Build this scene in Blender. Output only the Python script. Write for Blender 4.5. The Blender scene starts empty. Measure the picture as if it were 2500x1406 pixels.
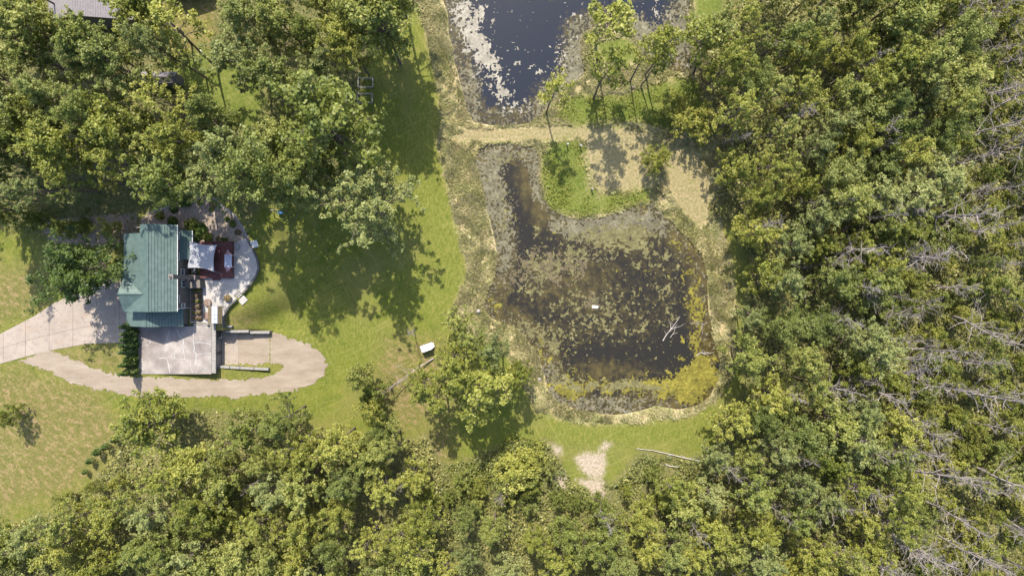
import bpy, math, random
import numpy as np

S = bpy.context.scene
COL = S.collection
R_ = math.radians
rng = np.random.default_rng(11)
random.seed(5)

# ------------------------------------------------------------------ camera, sky, sun, exposure
CAM_Z = 120.0
MPP = 0.072                       # metres of ground per photo pixel straight below the drone
cam_d = bpy.data.cameras.new('drone_camera'); cam_d.sensor_width = 36; cam_d.lens = 24
cam_d.clip_start = 1; cam_d.clip_end = 6000
cam = bpy.data.objects.new('drone_camera', cam_d); COL.objects.link(cam)
cam.location = (0, 0, CAM_Z); S.camera = cam

SUN_EL, SUN_AZ = R_(54), R_(-9)   # shadows fall to the picture's bottom, slightly to the right
sun_dir = (math.cos(SUN_EL) * math.sin(SUN_AZ), math.cos(SUN_EL) * math.cos(SUN_AZ), math.sin(SUN_EL))
sl = bpy.data.lights.new('sun', 'SUN'); sl.energy = 3.6; sl.angle = R_(0.53); sl.color = (1.0, 0.94, 0.82)
so = bpy.data.objects.new('sun', sl); COL.objects.link(so)
from mathutils import Vector
so.rotation_euler = Vector(sun_dir).to_track_quat('Z', 'Y').to_euler(); so.location = (0, 60, 150)
world = bpy.data.worlds.new('World'); S.world = world; world.use_nodes = True
wn = world.node_tree; bg = wn.nodes['Background']
sk = wn.nodes.new('ShaderNodeTexSky'); sk.sky_type = 'NISHITA'; sk.sun_disc = False
sk.sun_elevation = SUN_EL; sk.sun_rotation = SUN_AZ; sk.air_density = 1.0; sk.dust_density = 1.5; sk.ozone_density = 1.0
wn.links.new(sk.outputs[0], bg.inputs[0]); bg.inputs[1].default_value = 0.15
S.view_settings.view_transform = 'Standard'; S.view_settings.look = 'None'
S.view_settings.exposure = 1.5; S.view_settings.gamma = 1; S.view_settings.use_curve_mapping = False
S.cycles.max_bounces = 5; S.cycles.diffuse_bounces = 3; S.cycles.transmission_bounces = 3
S.cycles.caustics_reflective = False; S.cycles.caustics_refractive = False

# ------------------------------------------------------------------ helpers
def W(px, py, z=0.0):
    k = MPP * (CAM_Z - z) / CAM_Z
    return ((px - 1250) * k, (703 - py) * k)

def PW(pts, z=0.0):
    return [W(a, b, z) for a, b in pts]

def smooth(a, b, x):
    t = np.clip((x - a) / (b - a), 0, 1); return t * t * (3 - 2 * t)

def sdf(poly, X, Y):
    """signed distance in metres, positive inside"""
    P = np.asarray(poly, float); n = len(P)
    d = np.full(X.shape, 1e9); ins = np.zeros(X.shape, bool)
    for i in range(n):
        a = P[i]; b = P[(i + 1) % n]; e = b - a
        wx, wy = X - a[0], Y - a[1]
        t = np.clip((wx * e[0] + wy * e[1]) / (e @ e + 1e-12), 0, 1)
        d = np.minimum(d, (wx - e[0] * t) ** 2 + (wy - e[1] * t) ** 2)
        c = (a[1] > Y) != (b[1] > Y)
        if e[1] != 0:
            ins ^= c & (X < a[0] + (Y - a[1]) * e[0] / e[1])
    d = np.sqrt(d)
    return np.where(ins, d, -d)

_G = rng.random((256, 256))
def vnoise(x, y):
    xi = np.floor(x).astype(int); yi = np.floor(y).astype(int)
    fx = x - xi; fy = y - yi; fx = fx * fx * (3 - 2 * fx); fy = fy * fy * (3 - 2 * fy)
    a = _G[yi & 255, xi & 255]; b = _G[yi & 255, (xi + 1) & 255]
    c = _G[(yi + 1) & 255, xi & 255]; d = _G[(yi + 1) & 255, (xi + 1) & 255]
    return (a * (1 - fx) + b * fx) * (1 - fy) + (c * (1 - fx) + d * fx) * fy
def fbm(x, y, o=4):
    s = 0; a = .5; t = 0
    for i in range(o):
        s = s + a * vnoise(x + 17.3 * i, y + 9.1 * i); t += a; x = x * 2.03; y = y * 2.03; a *= .5
    return s / t

def mesh_np(name, V, F, mats, attrs=None, smoothf=False):
    """V (n,3), F (m,3|4) ndarray, or list of such arrays"""
    Fs = F if isinstance(F, list) else [F]
    me = bpy.data.meshes.new(name)
    V = np.asarray(V, np.float32)
    me.vertices.add(len(V)); me.vertices.foreach_set('co', V.ravel())
    nl = sum(f.size for f in Fs); npoly = sum(len(f) for f in Fs)
    me.loops.add(nl); me.polygons.add(npoly)
    me.loops.foreach_set('vertex_index', np.concatenate([f.ravel() for f in Fs]).astype(np.int32))
    cnt = np.concatenate([np.full(len(f), f.shape[1]) for f in Fs])
    st = np.concatenate([[0], np.cumsum(cnt)[:-1]]).astype(np.int32)
    me.polygons.foreach_set('loop_start', st)
    try: me.polygons.foreach_set('loop_total', cnt.astype(np.int32))
    except Exception: pass
    me.update(calc_edges=True)
    if smoothf: me.polygons.foreach_set('use_smooth', np.ones(npoly, bool))
    for m in (mats if isinstance(mats, (list, tuple)) else [mats]): me.materials.append(m)
    for k, v in (attrs or {}).items():
        at = me.attributes.new(k, 'FLOAT', 'POINT'); at.data.foreach_set('value', np.asarray(v, np.float32).ravel())
    return me

class MB:
    """collects boxes, prisms, tubes into ONE mesh"""
    def __init__(s): s.v = []; s.f = []; s.mi = []; s.m = 0
    def poly(s, pts, flip=False):
        b = len(s.v); s.v += [tuple(p) for p in pts]; r = list(range(b, b + len(pts)))
        s.f.append(r[::-1] if flip else r); s.mi.append(s.m)
    def prism(s, pts, z0, z1):
        """pts ccw outline; z0/z1 number or list"""
        n = len(pts); b = len(s.v)
        za = z0 if isinstance(z0, (list, tuple)) else [z0] * n
        zb = z1 if isinstance(z1, (list, tuple)) else [z1] * n
        area = sum(pts[i][0] * pts[(i + 1) % n][1] - pts[(i + 1) % n][0] * pts[i][1] for i in range(n))
        if area < 0: pts = pts[::-1]; za = za[::-1]; zb = zb[::-1]
        s.v += [(p[0], p[1], z) for p, z in zip(pts, za)] + [(p[0], p[1], z) for p, z in zip(pts, zb)]
        s.f.append([b + i for i in range(n)][::-1]); s.f.append([b + n + i for i in range(n)]); s.mi += [s.m] * 2
        for i in range(n):
            j = (i + 1) % n; s.f.append([b + i, b + j, b + n + j, b + n + i]); s.mi.append(s.m)
    def box(s, x0, x1, y0, y1, z0, z1):
        s.prism([(x0, y0), (x1, y0), (x1, y1), (x0, y1)], z0, z1)
    def obox(s, cx, cy, lx, ly, z0, z1, a=0):
        c, d = math.cos(a), math.sin(a)
        s.prism([(cx + c * u - d * v, cy + d * u + c * v) for u, v in ((-lx/2, -ly/2), (lx/2, -ly/2), (lx/2, ly/2), (-lx/2, ly/2))], z0, z1)
    def tube(s, pts, rad, k=6, cap=True):
        P = [Vector(p) for p in pts]; b = len(s.v)
        for i, p in enumerate(P):
            d = (P[min(i + 1, len(P) - 1)] - P[max(i - 1, 0)]).normalized()
            u = d.orthogonal().normalized(); w = d.cross(u); r = rad[i] if isinstance(rad, (list, tuple)) else rad
            for j in range(k):
                a = 2 * math.pi * j / k; q = p + (u * math.cos(a) + w * math.sin(a)) * r; s.v.append(tuple(q))
        for i in range(len(P) - 1):
            for j in range(k):
                j2 = (j + 1) % k
                s.f.append([b + i*k + j, b + i*k + j2, b + (i+1)*k + j2, b + (i+1)*k + j]); s.mi.append(s.m)
        if cap:
            s.f.append([b + j for j in range(k)][::-1]); s.f.append([b + (len(P)-1)*k + j for j in range(k)]); s.mi += [s.m] * 2
    def lathe(s, cx, cy, prof, k=16):
        b = len(s.v)
        for r, z in prof:
            for j in range(k):
                a = 2 * math.pi * j / k; s.v.append((cx + r * math.cos(a), cy + r * math.sin(a), z))
        for i in range(len(prof) - 1):
            for j in range(k):
                j2 = (j + 1) % k
                s.f.append([b + i*k + j, b + i*k + j2, b + (i+1)*k + j2, b + (i+1)*k + j]); s.mi.append(s.m)
        s.f.append([b + j for j in range(k)][::-1]); s.f.append([b + (len(prof)-1)*k + j for j in range(k)]); s.mi += [s.m] * 2
    def build(s, name, mat, parent=None, org=(0, 0, 0)):
        me = bpy.data.meshes.new(name)
        me.from_pydata([(a - org[0], b - org[1], c - org[2]) for a, b, c in s.v], [], s.f)
        for m in (mat if isinstance(mat, (list, tuple)) else [mat]): me.materials.append(m)
        me.polygons.foreach_set('material_index', s.mi); me.update()
        o = bpy.data.objects.new(name, me); COL.objects.link(o)
        if parent is not None: o.parent = parent
        else: o.location = org
        return o

def tag(o, label=None, cat=None, group=None, kind=None):
    if label: o['label'] = label
    if cat: o['category'] = cat
    if group: o['group'] = group
    if kind: o['kind'] = kind
    return o
def link(name, me, parent=None, loc=None):
    o = bpy.data.objects.new(name, me); COL.objects.link(o)
    if parent is not None: o.parent = parent
    if loc is not None: o.location = loc
    return o
def thing(name, loc, label, cat, group=None, rz=0):
    o = bpy.data.objects.new(name, None); COL.objects.link(o); o.location = loc; o.rotation_euler = (0, 0, rz)
    o.empty_display_size = .3
    return tag(o, label, cat, group)
def part(name, mb, mat, root):
    """mb in world coordinates, root an unrotated empty or part under one"""
    l = root.location
    if root.parent is not None: l = root.parent.location
    return mb.build(name, mat, root, tuple(l))

# ------------------------------------------------------------------ materials
class N:
    def __init__(s, name):
        s.m = bpy.data.materials.new(name); s.m.use_nodes = True; s.t = s.m.node_tree
        s.b = s.t.nodes['Principled BSDF']; s.out = s.t.nodes['Material Output']; s.L = s.t.links.new
        s.b.inputs['Specular IOR Level'].default_value = 0.25
        s.co = None
    def n(s, ty, **k):
        x = s.t.nodes.new(ty)
        for a, v in k.items(): setattr(x, a, v)
        return x
    def pos(s):
        if s.co is None:
            s.co = s.n('ShaderNodeNewGeometry').outputs['Position']
        return s.co
    def noise(s, sc, det=4, rough=.55, vec=None, stretch=None, rot=0):
        v = vec or s.pos()
        if stretch or rot:
            mr = s.n('ShaderNodeMapping'); mr.inputs['Rotation'].default_value = (0, 0, rot); s.L(v, mr.inputs[0])
            mp = s.n('ShaderNodeMapping'); mp.inputs['Scale'].default_value = stretch or (1, 1, 1)
            s.L(mr.outputs[0], mp.inputs[0]); v = mp.outputs[0]
        x = s.n('ShaderNodeTexNoise'); x.inputs['Scale'].default_value = sc; x.inputs['Detail'].default_value = det
        x.inputs['Roughness'].default_value = rough; s.L(v, x.inputs['Vector']); return x.outputs['Fac']
    def ramp(s, f, stops):
        x = s.n('ShaderNodeValToRGB'); e = x.color_ramp.elements
        while len(e) < len(stops): e.new(.5)
        for i, (p, c) in enumerate(stops):
            e[i].position = p; e[i].color = (*(c if isinstance(c, (tuple, list)) else (c, c, c)), 1)
        s.L(f, x.inputs[0]); return x.outputs[0]
    def mix(s, f, a, b, bl='MIX'):
        x = s.n('ShaderNodeMix', data_type='RGBA', blend_type=bl)
        for v, i in ((f, 0), (a, 6), (b, 7)):
            if hasattr(v, 'is_linked') or hasattr(v, 'links'): s.L(v, x.inputs[i])
            elif i == 0: x.inputs[0].default_value = v
            else: x.inputs[i].default_value = (*v, 1)
        return x.outputs[2]
    def math(s, op, a, b=None, clamp=False):
        x = s.n('ShaderNodeMath', operation=op, use_clamp=clamp)
        for v, i in ((a, 0), (b, 1)):
            if v is None: continue
            if hasattr(v, 'links'): s.L(v, x.inputs[i])
            else: x.inputs[i].default_value = v
        return x.outputs[0]
    def attr(s, name): return s.n('ShaderNodeAttribute', attribute_name=name).outputs['Fac']
    def step(s, f, a, b):
        x = s.n('ShaderNodeMapRange', interpolation_type='SMOOTHSTEP'); s.L(f, x.inputs[0])
        x.inputs[1].default_value = a; x.inputs[2].default_value = b; return x.outputs[0]
    def bump(s, f, st, dist):
        x = s.n('ShaderNodeBump'); x.inputs['Strength'].default_value = st; x.inputs['Distance'].default_value = dist
        s.L(f, x.inputs['Height']); s.L(x.outputs[0], s.b.inputs['Normal'])
    def fin(s, col, rough=.85):
        if hasattr(col, 'links'): s.L(col, s.b.inputs['Base Color'])
        else: s.b.inputs['Base Color'].default_value = (*col, 1)
        if hasattr(rough, 'links'): s.L(rough, s.b.inputs['Roughness'])
        else: s.b.inputs['Roughness'].default_value = rough
        return s.m

def plain(name, c, rough=.7, var=.25, sc=2.0, metal=0, bump=0):
    k = N(name); f = k.noise(sc, 5)
    col = k.ramp(f, [(.3, tuple(x * (1 - var) for x in c)), (.7, tuple(min(1, x * (1 + var)) for x in c))])
    k.b.inputs['Metallic'].default_value = metal
    if bump: k.bump(k.noise(sc * 6, 3), .5, bump)
    return k.fin(col, rough)

def leaf_mat(name, dark, mid, light, trans=.38):
    k = N(name)
    t = k.attr('tint'); oi = k.n('ShaderNodeObjectInfo').outputs['Random']
    f = k.math('ADD', k.math('MULTIPLY', t, .6), k.math('MULTIPLY', oi, .4))
    col = k.ramp(f, [(.05, dark), (.45, mid), (.95, light)])
    tr = k.n('ShaderNodeBsdfTranslucent'); k.L(k.mix(.6, col, (1.0, 1.0, .25), 'MULTIPLY'), tr.inputs[0])
    ms = k.n('ShaderNodeMixShader'); ms.inputs[0].default_value = trans
    k.L(k.b.outputs[0], ms.inputs[1]); k.L(tr.outputs[0], ms.inputs[2]); k.L(ms.outputs[0], k.out.inputs[0])
    k.b.inputs['Specular IOR Level'].default_value = .3
    return k.fin(col, .5)

M = {}
M['leaf'] = leaf_mat('leaf_mid_green', (.072, .096, .018), (.170, .192, .038), (.335, .325, .090))
M['leaf_yellow'] = leaf_mat('leaf_yellow_green', (.085, .105, .015), (.20, .212, .034), (.375, .358, .082))
M['leaf_grey'] = leaf_mat('leaf_grey_green', (.062, .086, .018), (.148, .172, .038), (.285, .292, .088))
M['leaf_pale'] = leaf_mat('leaf_pale_green', (.085, .11, .032), (.185, .205, .062), (.33, .335, .12))
M['leaf_dark'] = leaf_mat('leaf_dark_green', (.035, .06, .012), (.09, .13, .024), (.20, .23, .045))
M['leaf_bright'] = leaf_mat('leaf_bright_green', (.06, .092, .012), (.165, .185, .03), (.33, .30, .06))
M['thuja'] = leaf_mat('thuja_green', (.02, .045, .01), (.05, .085, .014), (.11, .14, .02), .1)
M['dry'] = leaf_mat('dry_foliage', (.07, .05, .025), (.15, .11, .05), (.25, .19, .09), .2)
M['weed'] = leaf_mat('undergrowth_leaf', (.07, .09, .022), (.17, .175, .045), (.31, .26, .09), .2)
M['grassblade'] = leaf_mat('rough_grass_blade', (.10, .12, .03), (.235, .215, .09), (.40, .32, .20), .2)
M['bark'] = plain('bark', (.11, .085, .07), .9, .35, 3)
M['deadwood'] = plain('dead_wood', (.225, .19, .17), .85, .3, 1.5)
M['palewood'] = plain('pale_bare_log', (.31, .28, .245), .8, .15, 1.5)

# ------------------------------------------------------------------ zones (outlines in photo pixels, on the ground)
POND_A = [(1062,-60),(1078,0),(1091,30),(1095,85),(1108,118),(1105,135),(1118,180),(1128,230),(1135,270),(1155,300),(1190,306),(1240,309),(1290,303),(1320,285),(1335,262),(1365,235),(1395,214),(1432,172),(1420,130),(1420,84),(1450,66),(1500,70),(1540,83),(1562,108),(1570,140),(1600,158),(1640,172),(1675,176),(1692,160),(1694,130),(1675,90),(1675,50),(1685,20),(1695,-60)]
POND_B = [(1160,385),(1168,362),(1200,352),(1260,350),(1308,360),(1321,385),(1316,430),(1322,475),(1345,510),(1390,531),(1440,533),(1500,522),(1560,503),(1590,500),(1640,540),(1680,580),(1715,620),(1730,680),(1732,760),(1742,830),(1760,880),(1755,930),(1735,968),(1700,992),(1660,1000),(1600,990),(1560,1003),(1500,1013),(1420,1005),(1365,985),(1335,950),(1320,890),(1303,850),(1255,802),(1200,778),(1176,748),(1185,718),(1205,680),(1213,620),(1200,560),(1185,500),(1170,440)]
ROUGH = [(975,-80),(1005,0),(1035,65),(1052,130),(1068,200),(1074,260),(1080,310),(1068,345),(1085,420),(1100,490),(1115,560),(1128,610),(1143,645),(1138,680),(1118,720),(1100,765),(1110,800),(1160,815),(1240,870),(1285,950),(1310,1005),(1380,1026),(1480,1035),(1600,1028),(1690,1012),(1742,982),(1785,930),(1800,850),(1790,700),(1780,600),(1760,560),(1780,300),(1800,-80)]
LUSH = [[(1325,365),(1345,345),(1405,340),(1428,360),(1428,400),(1440,450),(1465,472),(1530,470),(1590,458),(1598,492),(1560,500),(1500,517),(1430,530),(1370,529),(1335,500),(1322,440)],
        [(1355,290),(1368,245),(1430,232),(1520,235),(1575,210),(1640,190),(1700,190),(1730,260),(1720,320),(1610,318),(1560,300),(1480,304),(1400,306)],
        [(1715,-80),(1690,10),(1700,60),(1740,90),(1850,40),(1870,-80)],
        [(1450,100),(1520,90),(1560,120),(1560,150),(1500,165),(1450,150)]]
TAN = [[(1425,312),(1500,306),(1585,325),(1592,400),(1592,455),(1530,466),(1462,470),(1440,430),(1428,380)],
       [(1140,312),(1240,316),(1330,305),(1440,308),(1440,335),(1330,345),(1240,344),(1080,345)],
       [(1610,360),(1700,370),(1735,440),(1730,540),(1700,555),(1660,510),(1640,470)]]
FOREST_L = [(-200,-200),(960,-200),(930,40),(880,160),(840,330),(800,480),(640,500),(600,560),(560,490),(480,480),(340,530),(330,600),(250,590),(120,580),(60,560),(-200,600)]
CLEAR = [[(345,30),(380,10),(530,0),(525,110),(500,135),(420,130),(340,110)]]
GREENCLEAR = [[(390,140),(500,125),(600,120),(640,220),(640,330),(560,300),(440,230)]]
FOREST_R = [(1800,-200),(1760,60),(1720,150),(1760,330),(1740,520),(1800,560),(1830,660),(1810,800),(1820,960),(1760,1010),(1755,1100),(1720,1125),(1560,1110),(1500,1180),(1380,1180),(1340,1080),(1260,1075),(1200,1130),(1080,1140),(1040,1060),(960,1080),(800,1060),(700,1010),(480,1000),(320,1060),(300,1110),(230,1180),(150,1240),(-200,1330),(-200,1700),(2900,1700),(2900,-200)]
WEEDS = [[(1260,1075),(1340,1080),(1400,1180),(1500,1180),(1560,1105),(1740,1125),(1740,1240),(1060,1240),(1080,1140)]]
SAND = [[(1402,1118),(1425,1104),(1478,1106),(1480,1135),(1472,1165),(1445,1168),(1420,1150)],
        [(1405,1172),(1470,1168),(1480,1205),(1450,1225),(1440,1200)],
        [(1355,1165),(1378,1150),(1385,1195),(1362,1195)],[(1348,1085),(1370,1090),(1372,1110),(1352,1110)],[(1475,1078),(1495,1082),(1478,1100),(1462,1100)]]
DRYLAWN = [[(-200,900),(60,895),(250,960),(310,1060),(200,1190),(-200,1320)], [(-200,640),(100,660),(120,760),(-200,830)],
           [(540,770),(620,760),(600,800),(540,800)], [(130,860),(300,845),(340,900),(330,915),(200,880)], [(1020,1050),(1090,1040),(1110,1120),(1060,1160),(1025,1110)], [(940,830),(1090,830),(1120,1000),(980,1060),(900,960)]]
MULCH = [[(342,535),(362,520),(397,509),(424,499),(468,486),(499,482),(523,484),(545,505),(572,525),(593,556),(605,585),(600,582),(570,594),(440,600),(340,560)],
         [(100,540),(330,520),(345,585),(250,600),(120,590)]]
DRIVE = [(-120,860),(-40,835),(0,815),(85,771),(130,741),(171,722),(230,700),(300,660),(345,660),(345,834),(300,836),(211,839),(119,856),(60,871),(0,888),(-120,930)]
PATH = [(48,881),(119,857),(150,866),(200,884),(250,903),(300,917),(345,921),(430,923),(500,925),(560,927),(600,925),(640,918),(672,908),(690,897),(690,893),(655,890),(581,890),(581,812),(658,812),(690,817),(722,828),(762,842),(790,862),(802,888),(796,915),(762,944),(700,961),(620,969),(500,971),(420,971),(320,965),(250,955),(171,931),(102,901)]

GAR_X0, GAR_X1 = W(336, 0, 3.1)[0], W(516.5, 0, 3.1)[0]
GAR_Y0, GAR_Y1 = W(0, 913, 3.1)[1], W(0, 789, 3.1)[1]

def terrain(X, Y, fine=True):
    X = np.asarray(X, float); Y = np.asarray(Y, float)
    u = X / MPP + 1250; v = 703 - Y / MPP
    k = smooth(690, 800, v)
    a0 = 645 - 88 * k; a1 = 830 - 160 * k
    za = 3 * (1 - smooth(0, 1, (u - a0) / (a1 - a0)))
    zb = 3 * (1 - smooth(370, 700, u))
    z = np.where(v < 806, za, zb)
    # beyond the wall's end blend both rules
    b = smooth(660, 760, u); z = z * (1 - b) + (za * (1 - smooth(790, 830, v)) + zb * smooth(790, 830, v)) * b
    pad = (u > 500) & (u < 660) & (v > 806) & (v < 890)
    z = np.where(pad, 0.0, z)
    fade = smooth(655, 730, u)
    z = np.where((u >= 655) & (u < 800) & (v > 780) & (v < 980), z * fade + 0 * (1 - fade), z) if False else z
    gx = (X > GAR_X0 + 1) & (X < GAR_X1 - .2) & (Y > GAR_Y0 + .3) & (Y < GAR_Y1 - .3)
    z = np.where(gx, np.minimum(z, 0.0), z)
    # the lawn starts a step lower outside the patio wall
    q = [W(a, b, 3.0) for a, b in ((300, 560), (601, 577), (614, 604), (627, 630), (632, 652), (626, 674), (607.5, 699), (592, 716.5), (582, 707), (568, 722), (577, 731.5), (559, 747), (548.5, 767), (546, 806), (300, 806))]
    near = (u > 530) & (u < 760) & (v > 560) & (v < 812)
    if near.any():
        dd = np.zeros(X.shape); dd[near] = sdf(q, X[near], Y[near])
        z = np.where(near & (dd < -.05), z - .62 * smooth(.05, .5, -dd) * smooth(760, 700, u) * smooth(560, 590, v), z)
    if fine:
        for P in (POND_A, POND_B):
            d = sdf(PW(P), X, Y); z = z - .8 * smooth(-.8, 2.6, d)
        z = z + .10 * (fbm(X * .12 + 40, Y * .12 + 40) - .5) * smooth(2.0, 0.5, z) * 2
    return z
def zt(x, y): return float(terrain(np.array([x]), np.array([y]))[0])

def outer(lo, hi, step):
    core = np.arange(lo, hi + step / 2, step); ext = []; s = step; p = 0
    while p < 2500: s *= 1.35; p += s; ext.append(p)
    ext = np.array(ext)
    return np.concatenate([lo - ext[::-1], core, core[-1] + ext])
gx = outer(-104, 104, .36); gy = outer(-62, 62, .36)
GX, GY = np.meshgrid(gx, gy)
Xf, Yf = GX.ravel(), GY.ravel()
Zf = terrain(Xf, Yf)
nx, ny = len(gx), len(gy)
idx = np.arange(nx * ny).reshape(ny, nx)
F = np.stack([idx[:-1, :-1], idx[:-1, 1:], idx[1:, 1:], idx[1:, :-1]], -1).reshape(-1, 4)
def zone(polys, zz=0):
    d = np.full(Xf.shape, -9.0)
    for p in polys: d = np.maximum(d, np.clip(sdf(PW(p, zz), Xf, Yf), -9, 9))
    return d
att = dict(rough=zone([ROUGH]), lush=zone(LUSH), tan=zone(TAN), forest=np.maximum(zone([FOREST_L], 3), zone([FOREST_R])),
           clear=zone(CLEAR, 3), gclear=zone(GREENCLEAR, 3), weeds=zone(WEEDS), sand=zone(SAND), drylawn=np.maximum(zone(DRYLAWN[:2], 3), zone(DRYLAWN[2:], 1)),
           vivid=zone([[(950,-60),(1000,0),(1055,180),(1070,350),(1100,500),(1150,640),(1115,720),(1060,780),(1040,620),(985,420),(1000,300),(1030,200),(960,60)], [(1300,1050),(1420,1040),(1700,1025),(1750,1000),(1720,1090),(1560,1085),(1400,1085)], [(560,830),(800,760),(1000,820),(900,860),(820,850)]]),
           mulch=zone(MULCH, 3), pond=zone([POND_A, POND_B]))
k = N('ground')
n1 = k.noise(.35, 6, .6); n2 = k.noise(2.2, 5, .65); n3 = k.noise(9, 3, .6); n4 = k.noise(.09, 3, .5)
mow = k.noise(1.2, 4, .55, stretch=(2.2, .6, 1), rot=R_(10))
mow2 = k.noise(1.0, 3, .55, stretch=(.6, 1.5, 1), rot=R_(35))
edge = k.math('MULTIPLY', k.math('SUBTRACT', k.noise(.8, 5, .65), .5), 5.0)
edge2 = k.math('MULTIPLY', k.math('SUBTRACT', k.noise(1.6, 5, .7), .5), 2.2)
lawn = k.ramp(k.math('ADD', k.math('MULTIPLY', mow, .45), k.math('MULTIPLY', n1, .55)), [(.3, (.066, .088, .010)), (.5, (.125, .138, .017)), (.66, (.185, .165, .036))])
lawn = k.mix(k.step(n3, .38, .62), lawn, k.mix(1, lawn, (.62, .70, .5), 'MULTIPLY'))
lawn = k.mix(k.math('MULTIPLY', k.step(n2, .42, .66), .45), lawn, (.16, .145, .045))
lawn = k.mix(k.math('MULTIPLY', k.step(n4, .45, .65), .35), lawn, (.17, .14, .055))
dry = k.ramp(k.math('ADD', k.math('MULTIPLY', n2, .5), k.math('MULTIPLY', mow2, .5)), [(.32, (.080, .088, .016)), (.5, (.122, .108, .032)), (.60, (.205, .145, .072))])
rough = k.ramp(k.math('ADD', k.math('MULTIPLY', n2, .55), k.math('MULTIPLY', n1, .45)), [(.3, (.09, .105, .024)), (.41, (.19, .165, .065)), (.53, (.31, .24, .13)), (.66, (.46, .34, .235))])
lush = k.ramp(k.math('ADD', k.math('MULTIPLY', n2, .6), k.math('MULTIPLY', n1, .4)), [(.3, (.05, .072, .010)), (.5, (.095, .115, .018)), (.7, (.17, .16, .05))])
tan = k.ramp(n2, [(.3, (.12, .12, .042)), (.5, (.215, .175, .088)), (.7, (.31, .235, .145))])
forest = k.ramp(n2, [(.3, (.06, .065, .022)), (.55, (.13, .12, .045)), (.75, (.21, .16, .09))])
mulch = k.ramp(n2, [(.3, (.17, .125, .10)), (.7, (.31, .245, .205))])
sand = k.ramp(n2, [(.3, (.20, .155, .11)), (.65, (.36, .295, .235))])
mud = k.ramp(n1, [(.3, (.02, .018, .012)), (.7, (.06, .05, .03))])
rough = k.mix(k.math('MULTIPLY', k.step(k.noise(.22, 4, .6), .47, .60), .6), rough, lush)
def lay(base, col, name, e=None, a=-.4, b=.4):
    d = k.attr(name)
    if e is not None: d = k.math('ADD', d, e)
    return k.mix(k.step(d, a, b), base, col)
c = lawn
vivid = k.ramp(k.math('ADD', k.math('MULTIPLY', mow, .5), k.math('MULTIPLY', n2, .5)), [(.32, (.062, .082, .011)), (.5, (.112, .122, .019)), (.66, (.175, .158, .038))])
c = lay(c, vivid, 'vivid', edge, -2.5, 2.5)
c = lay(c, dry, 'drylawn', edge, -3, 3)
c = lay(c, rough, 'rough', k.math('ADD', edge2, k.math('MULTIPLY', edge, .3)), -.9, .9)
c = lay(c, tan, 'tan', edge2, -.8, .8)
c = lay(c, lush, 'lush', edge, -1.4, 1.4)
c = lay(c, forest, 'forest', edge, -1.2, 1.2)
c = lay(c, dry, 'clear', edge2, -1, 1)
c = lay(c, lush, 'gclear', edge, -1.5, 1.5)
c = lay(c, forest, 'weeds', edge, -1, 1)
c = lay(c, sand, 'sand', k.math('ADD', edge2, k.math('MULTIPLY', k.math('SUBTRACT', k.noise(5, 3, .7), .5), 1.6)), -.6, .7)
c = lay(c, mulch, 'mulch', edge2, -.3, .3)
c = lay(c, mud, 'pond', None, .9, 1.5)
k.bump(n3, .6, .12)
gr = k.noise(4.5, 4, .75); c = k.mix(k.step(gr, .33, .60), k.mix(1, c, (.62, .65, .55), 'MULTIPLY'), c)
tr = k.step(k.noise(1.0, 2, .4, stretch=(2.6, .12, 1), rot=R_(64)), .60, .66); tr2 = k.step(k.noise(1.0, 2, .4, stretch=(2.2, .1, 1), rot=R_(-28)), .62, .68)
c = k.mix(k.math('MULTIPLY', k.math('ADD', tr, tr2, True), .16), c, (.24, .21, .07))
M['ground'] = k.fin(c, .95)
g = link('ground', mesh_np('ground', np.stack([Xf, Yf, Zf], 1), F, M['ground'], att, True)); tag(g, kind='structure')

def cells(test, x0, x1, y0, y1, s, zfun, jit=.35):
    """ragged sheet: keeps the cells of a fine lattice where test is positive"""
    xs = np.arange(x0, x1 + s, s); ys = np.arange(y0, y1 + s, s)
    A, B = np.meshgrid(xs, ys); t = test(A, B) > 0
    idx = np.arange(A.size).reshape(A.shape)
    keep = t[:-1, :-1] & t[1:, 1:] & t[:-1, 1:] & t[1:, :-1]
    F = np.stack([idx[:-1, :-1], idx[:-1, 1:], idx[1:, 1:], idx[1:, :-1]], -1)[keep]
    r2 = np.random.default_rng(3)
    A = A + (r2.random(A.shape) - .5) * s * jit; B = B + (r2.random(B.shape) - .5) * s * jit
    used, inv = np.unique(F, return_inverse=True)
    A = A.ravel()[used]; B = B.ravel()[used]
    return np.stack([A, B, zfun(A, B)], 1), inv.reshape(-1, 4)

# water
k = N('pond_water')
sb = k.attr('weedy'); nn = k.noise(.5, 5, .6); pa = k.attr('upper')
deep = k.mix(pa, (.015, .013, .009), (.009, .012, .019))
brown = k.ramp(nn, [(.35, (.026, .020, .009)), (.65, (.07, .055, .018))])
cw = k.mix(k.step(k.math('ADD', sb, k.math('MULTIPLY', k.math('SUBTRACT', k.noise(1.1, 5, .6), .5), 1.6)), .25, .95), deep, brown)
k.b.inputs['IOR'].default_value = 1.33; k.b.inputs['Specular IOR Level'].default_value = .5
k.bump(k.noise(3, 2), .05, .02)
M['water'] = k.fin(cw, .06)
OLIVE = [(1240,385,60,18,.9),(1230,530,30,90,.55),(1470,575,130,26,.8),(1560,560,50,24,.5),(1310,640,50,40,.55),(1290,710,36,34,.58),(1410,620,40,22,.62),(1360,655,60,34,.5),(1510,600,80,50,.5),(1310,555,12,22,.9),(1260,800,60,22,.7),(1330,840,60,50,.62),(1380,930,40,40,.72),(1450,945,60,14,.9),(1530,935,60,16,.9),(1600,950,60,20,.7),(1440,800,120,70,.44),(1560,790,100,90,.38),(1430,730,90,50,.44),(1590,640,80,70,.4),(1640,720,50,90,.33)]
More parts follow.
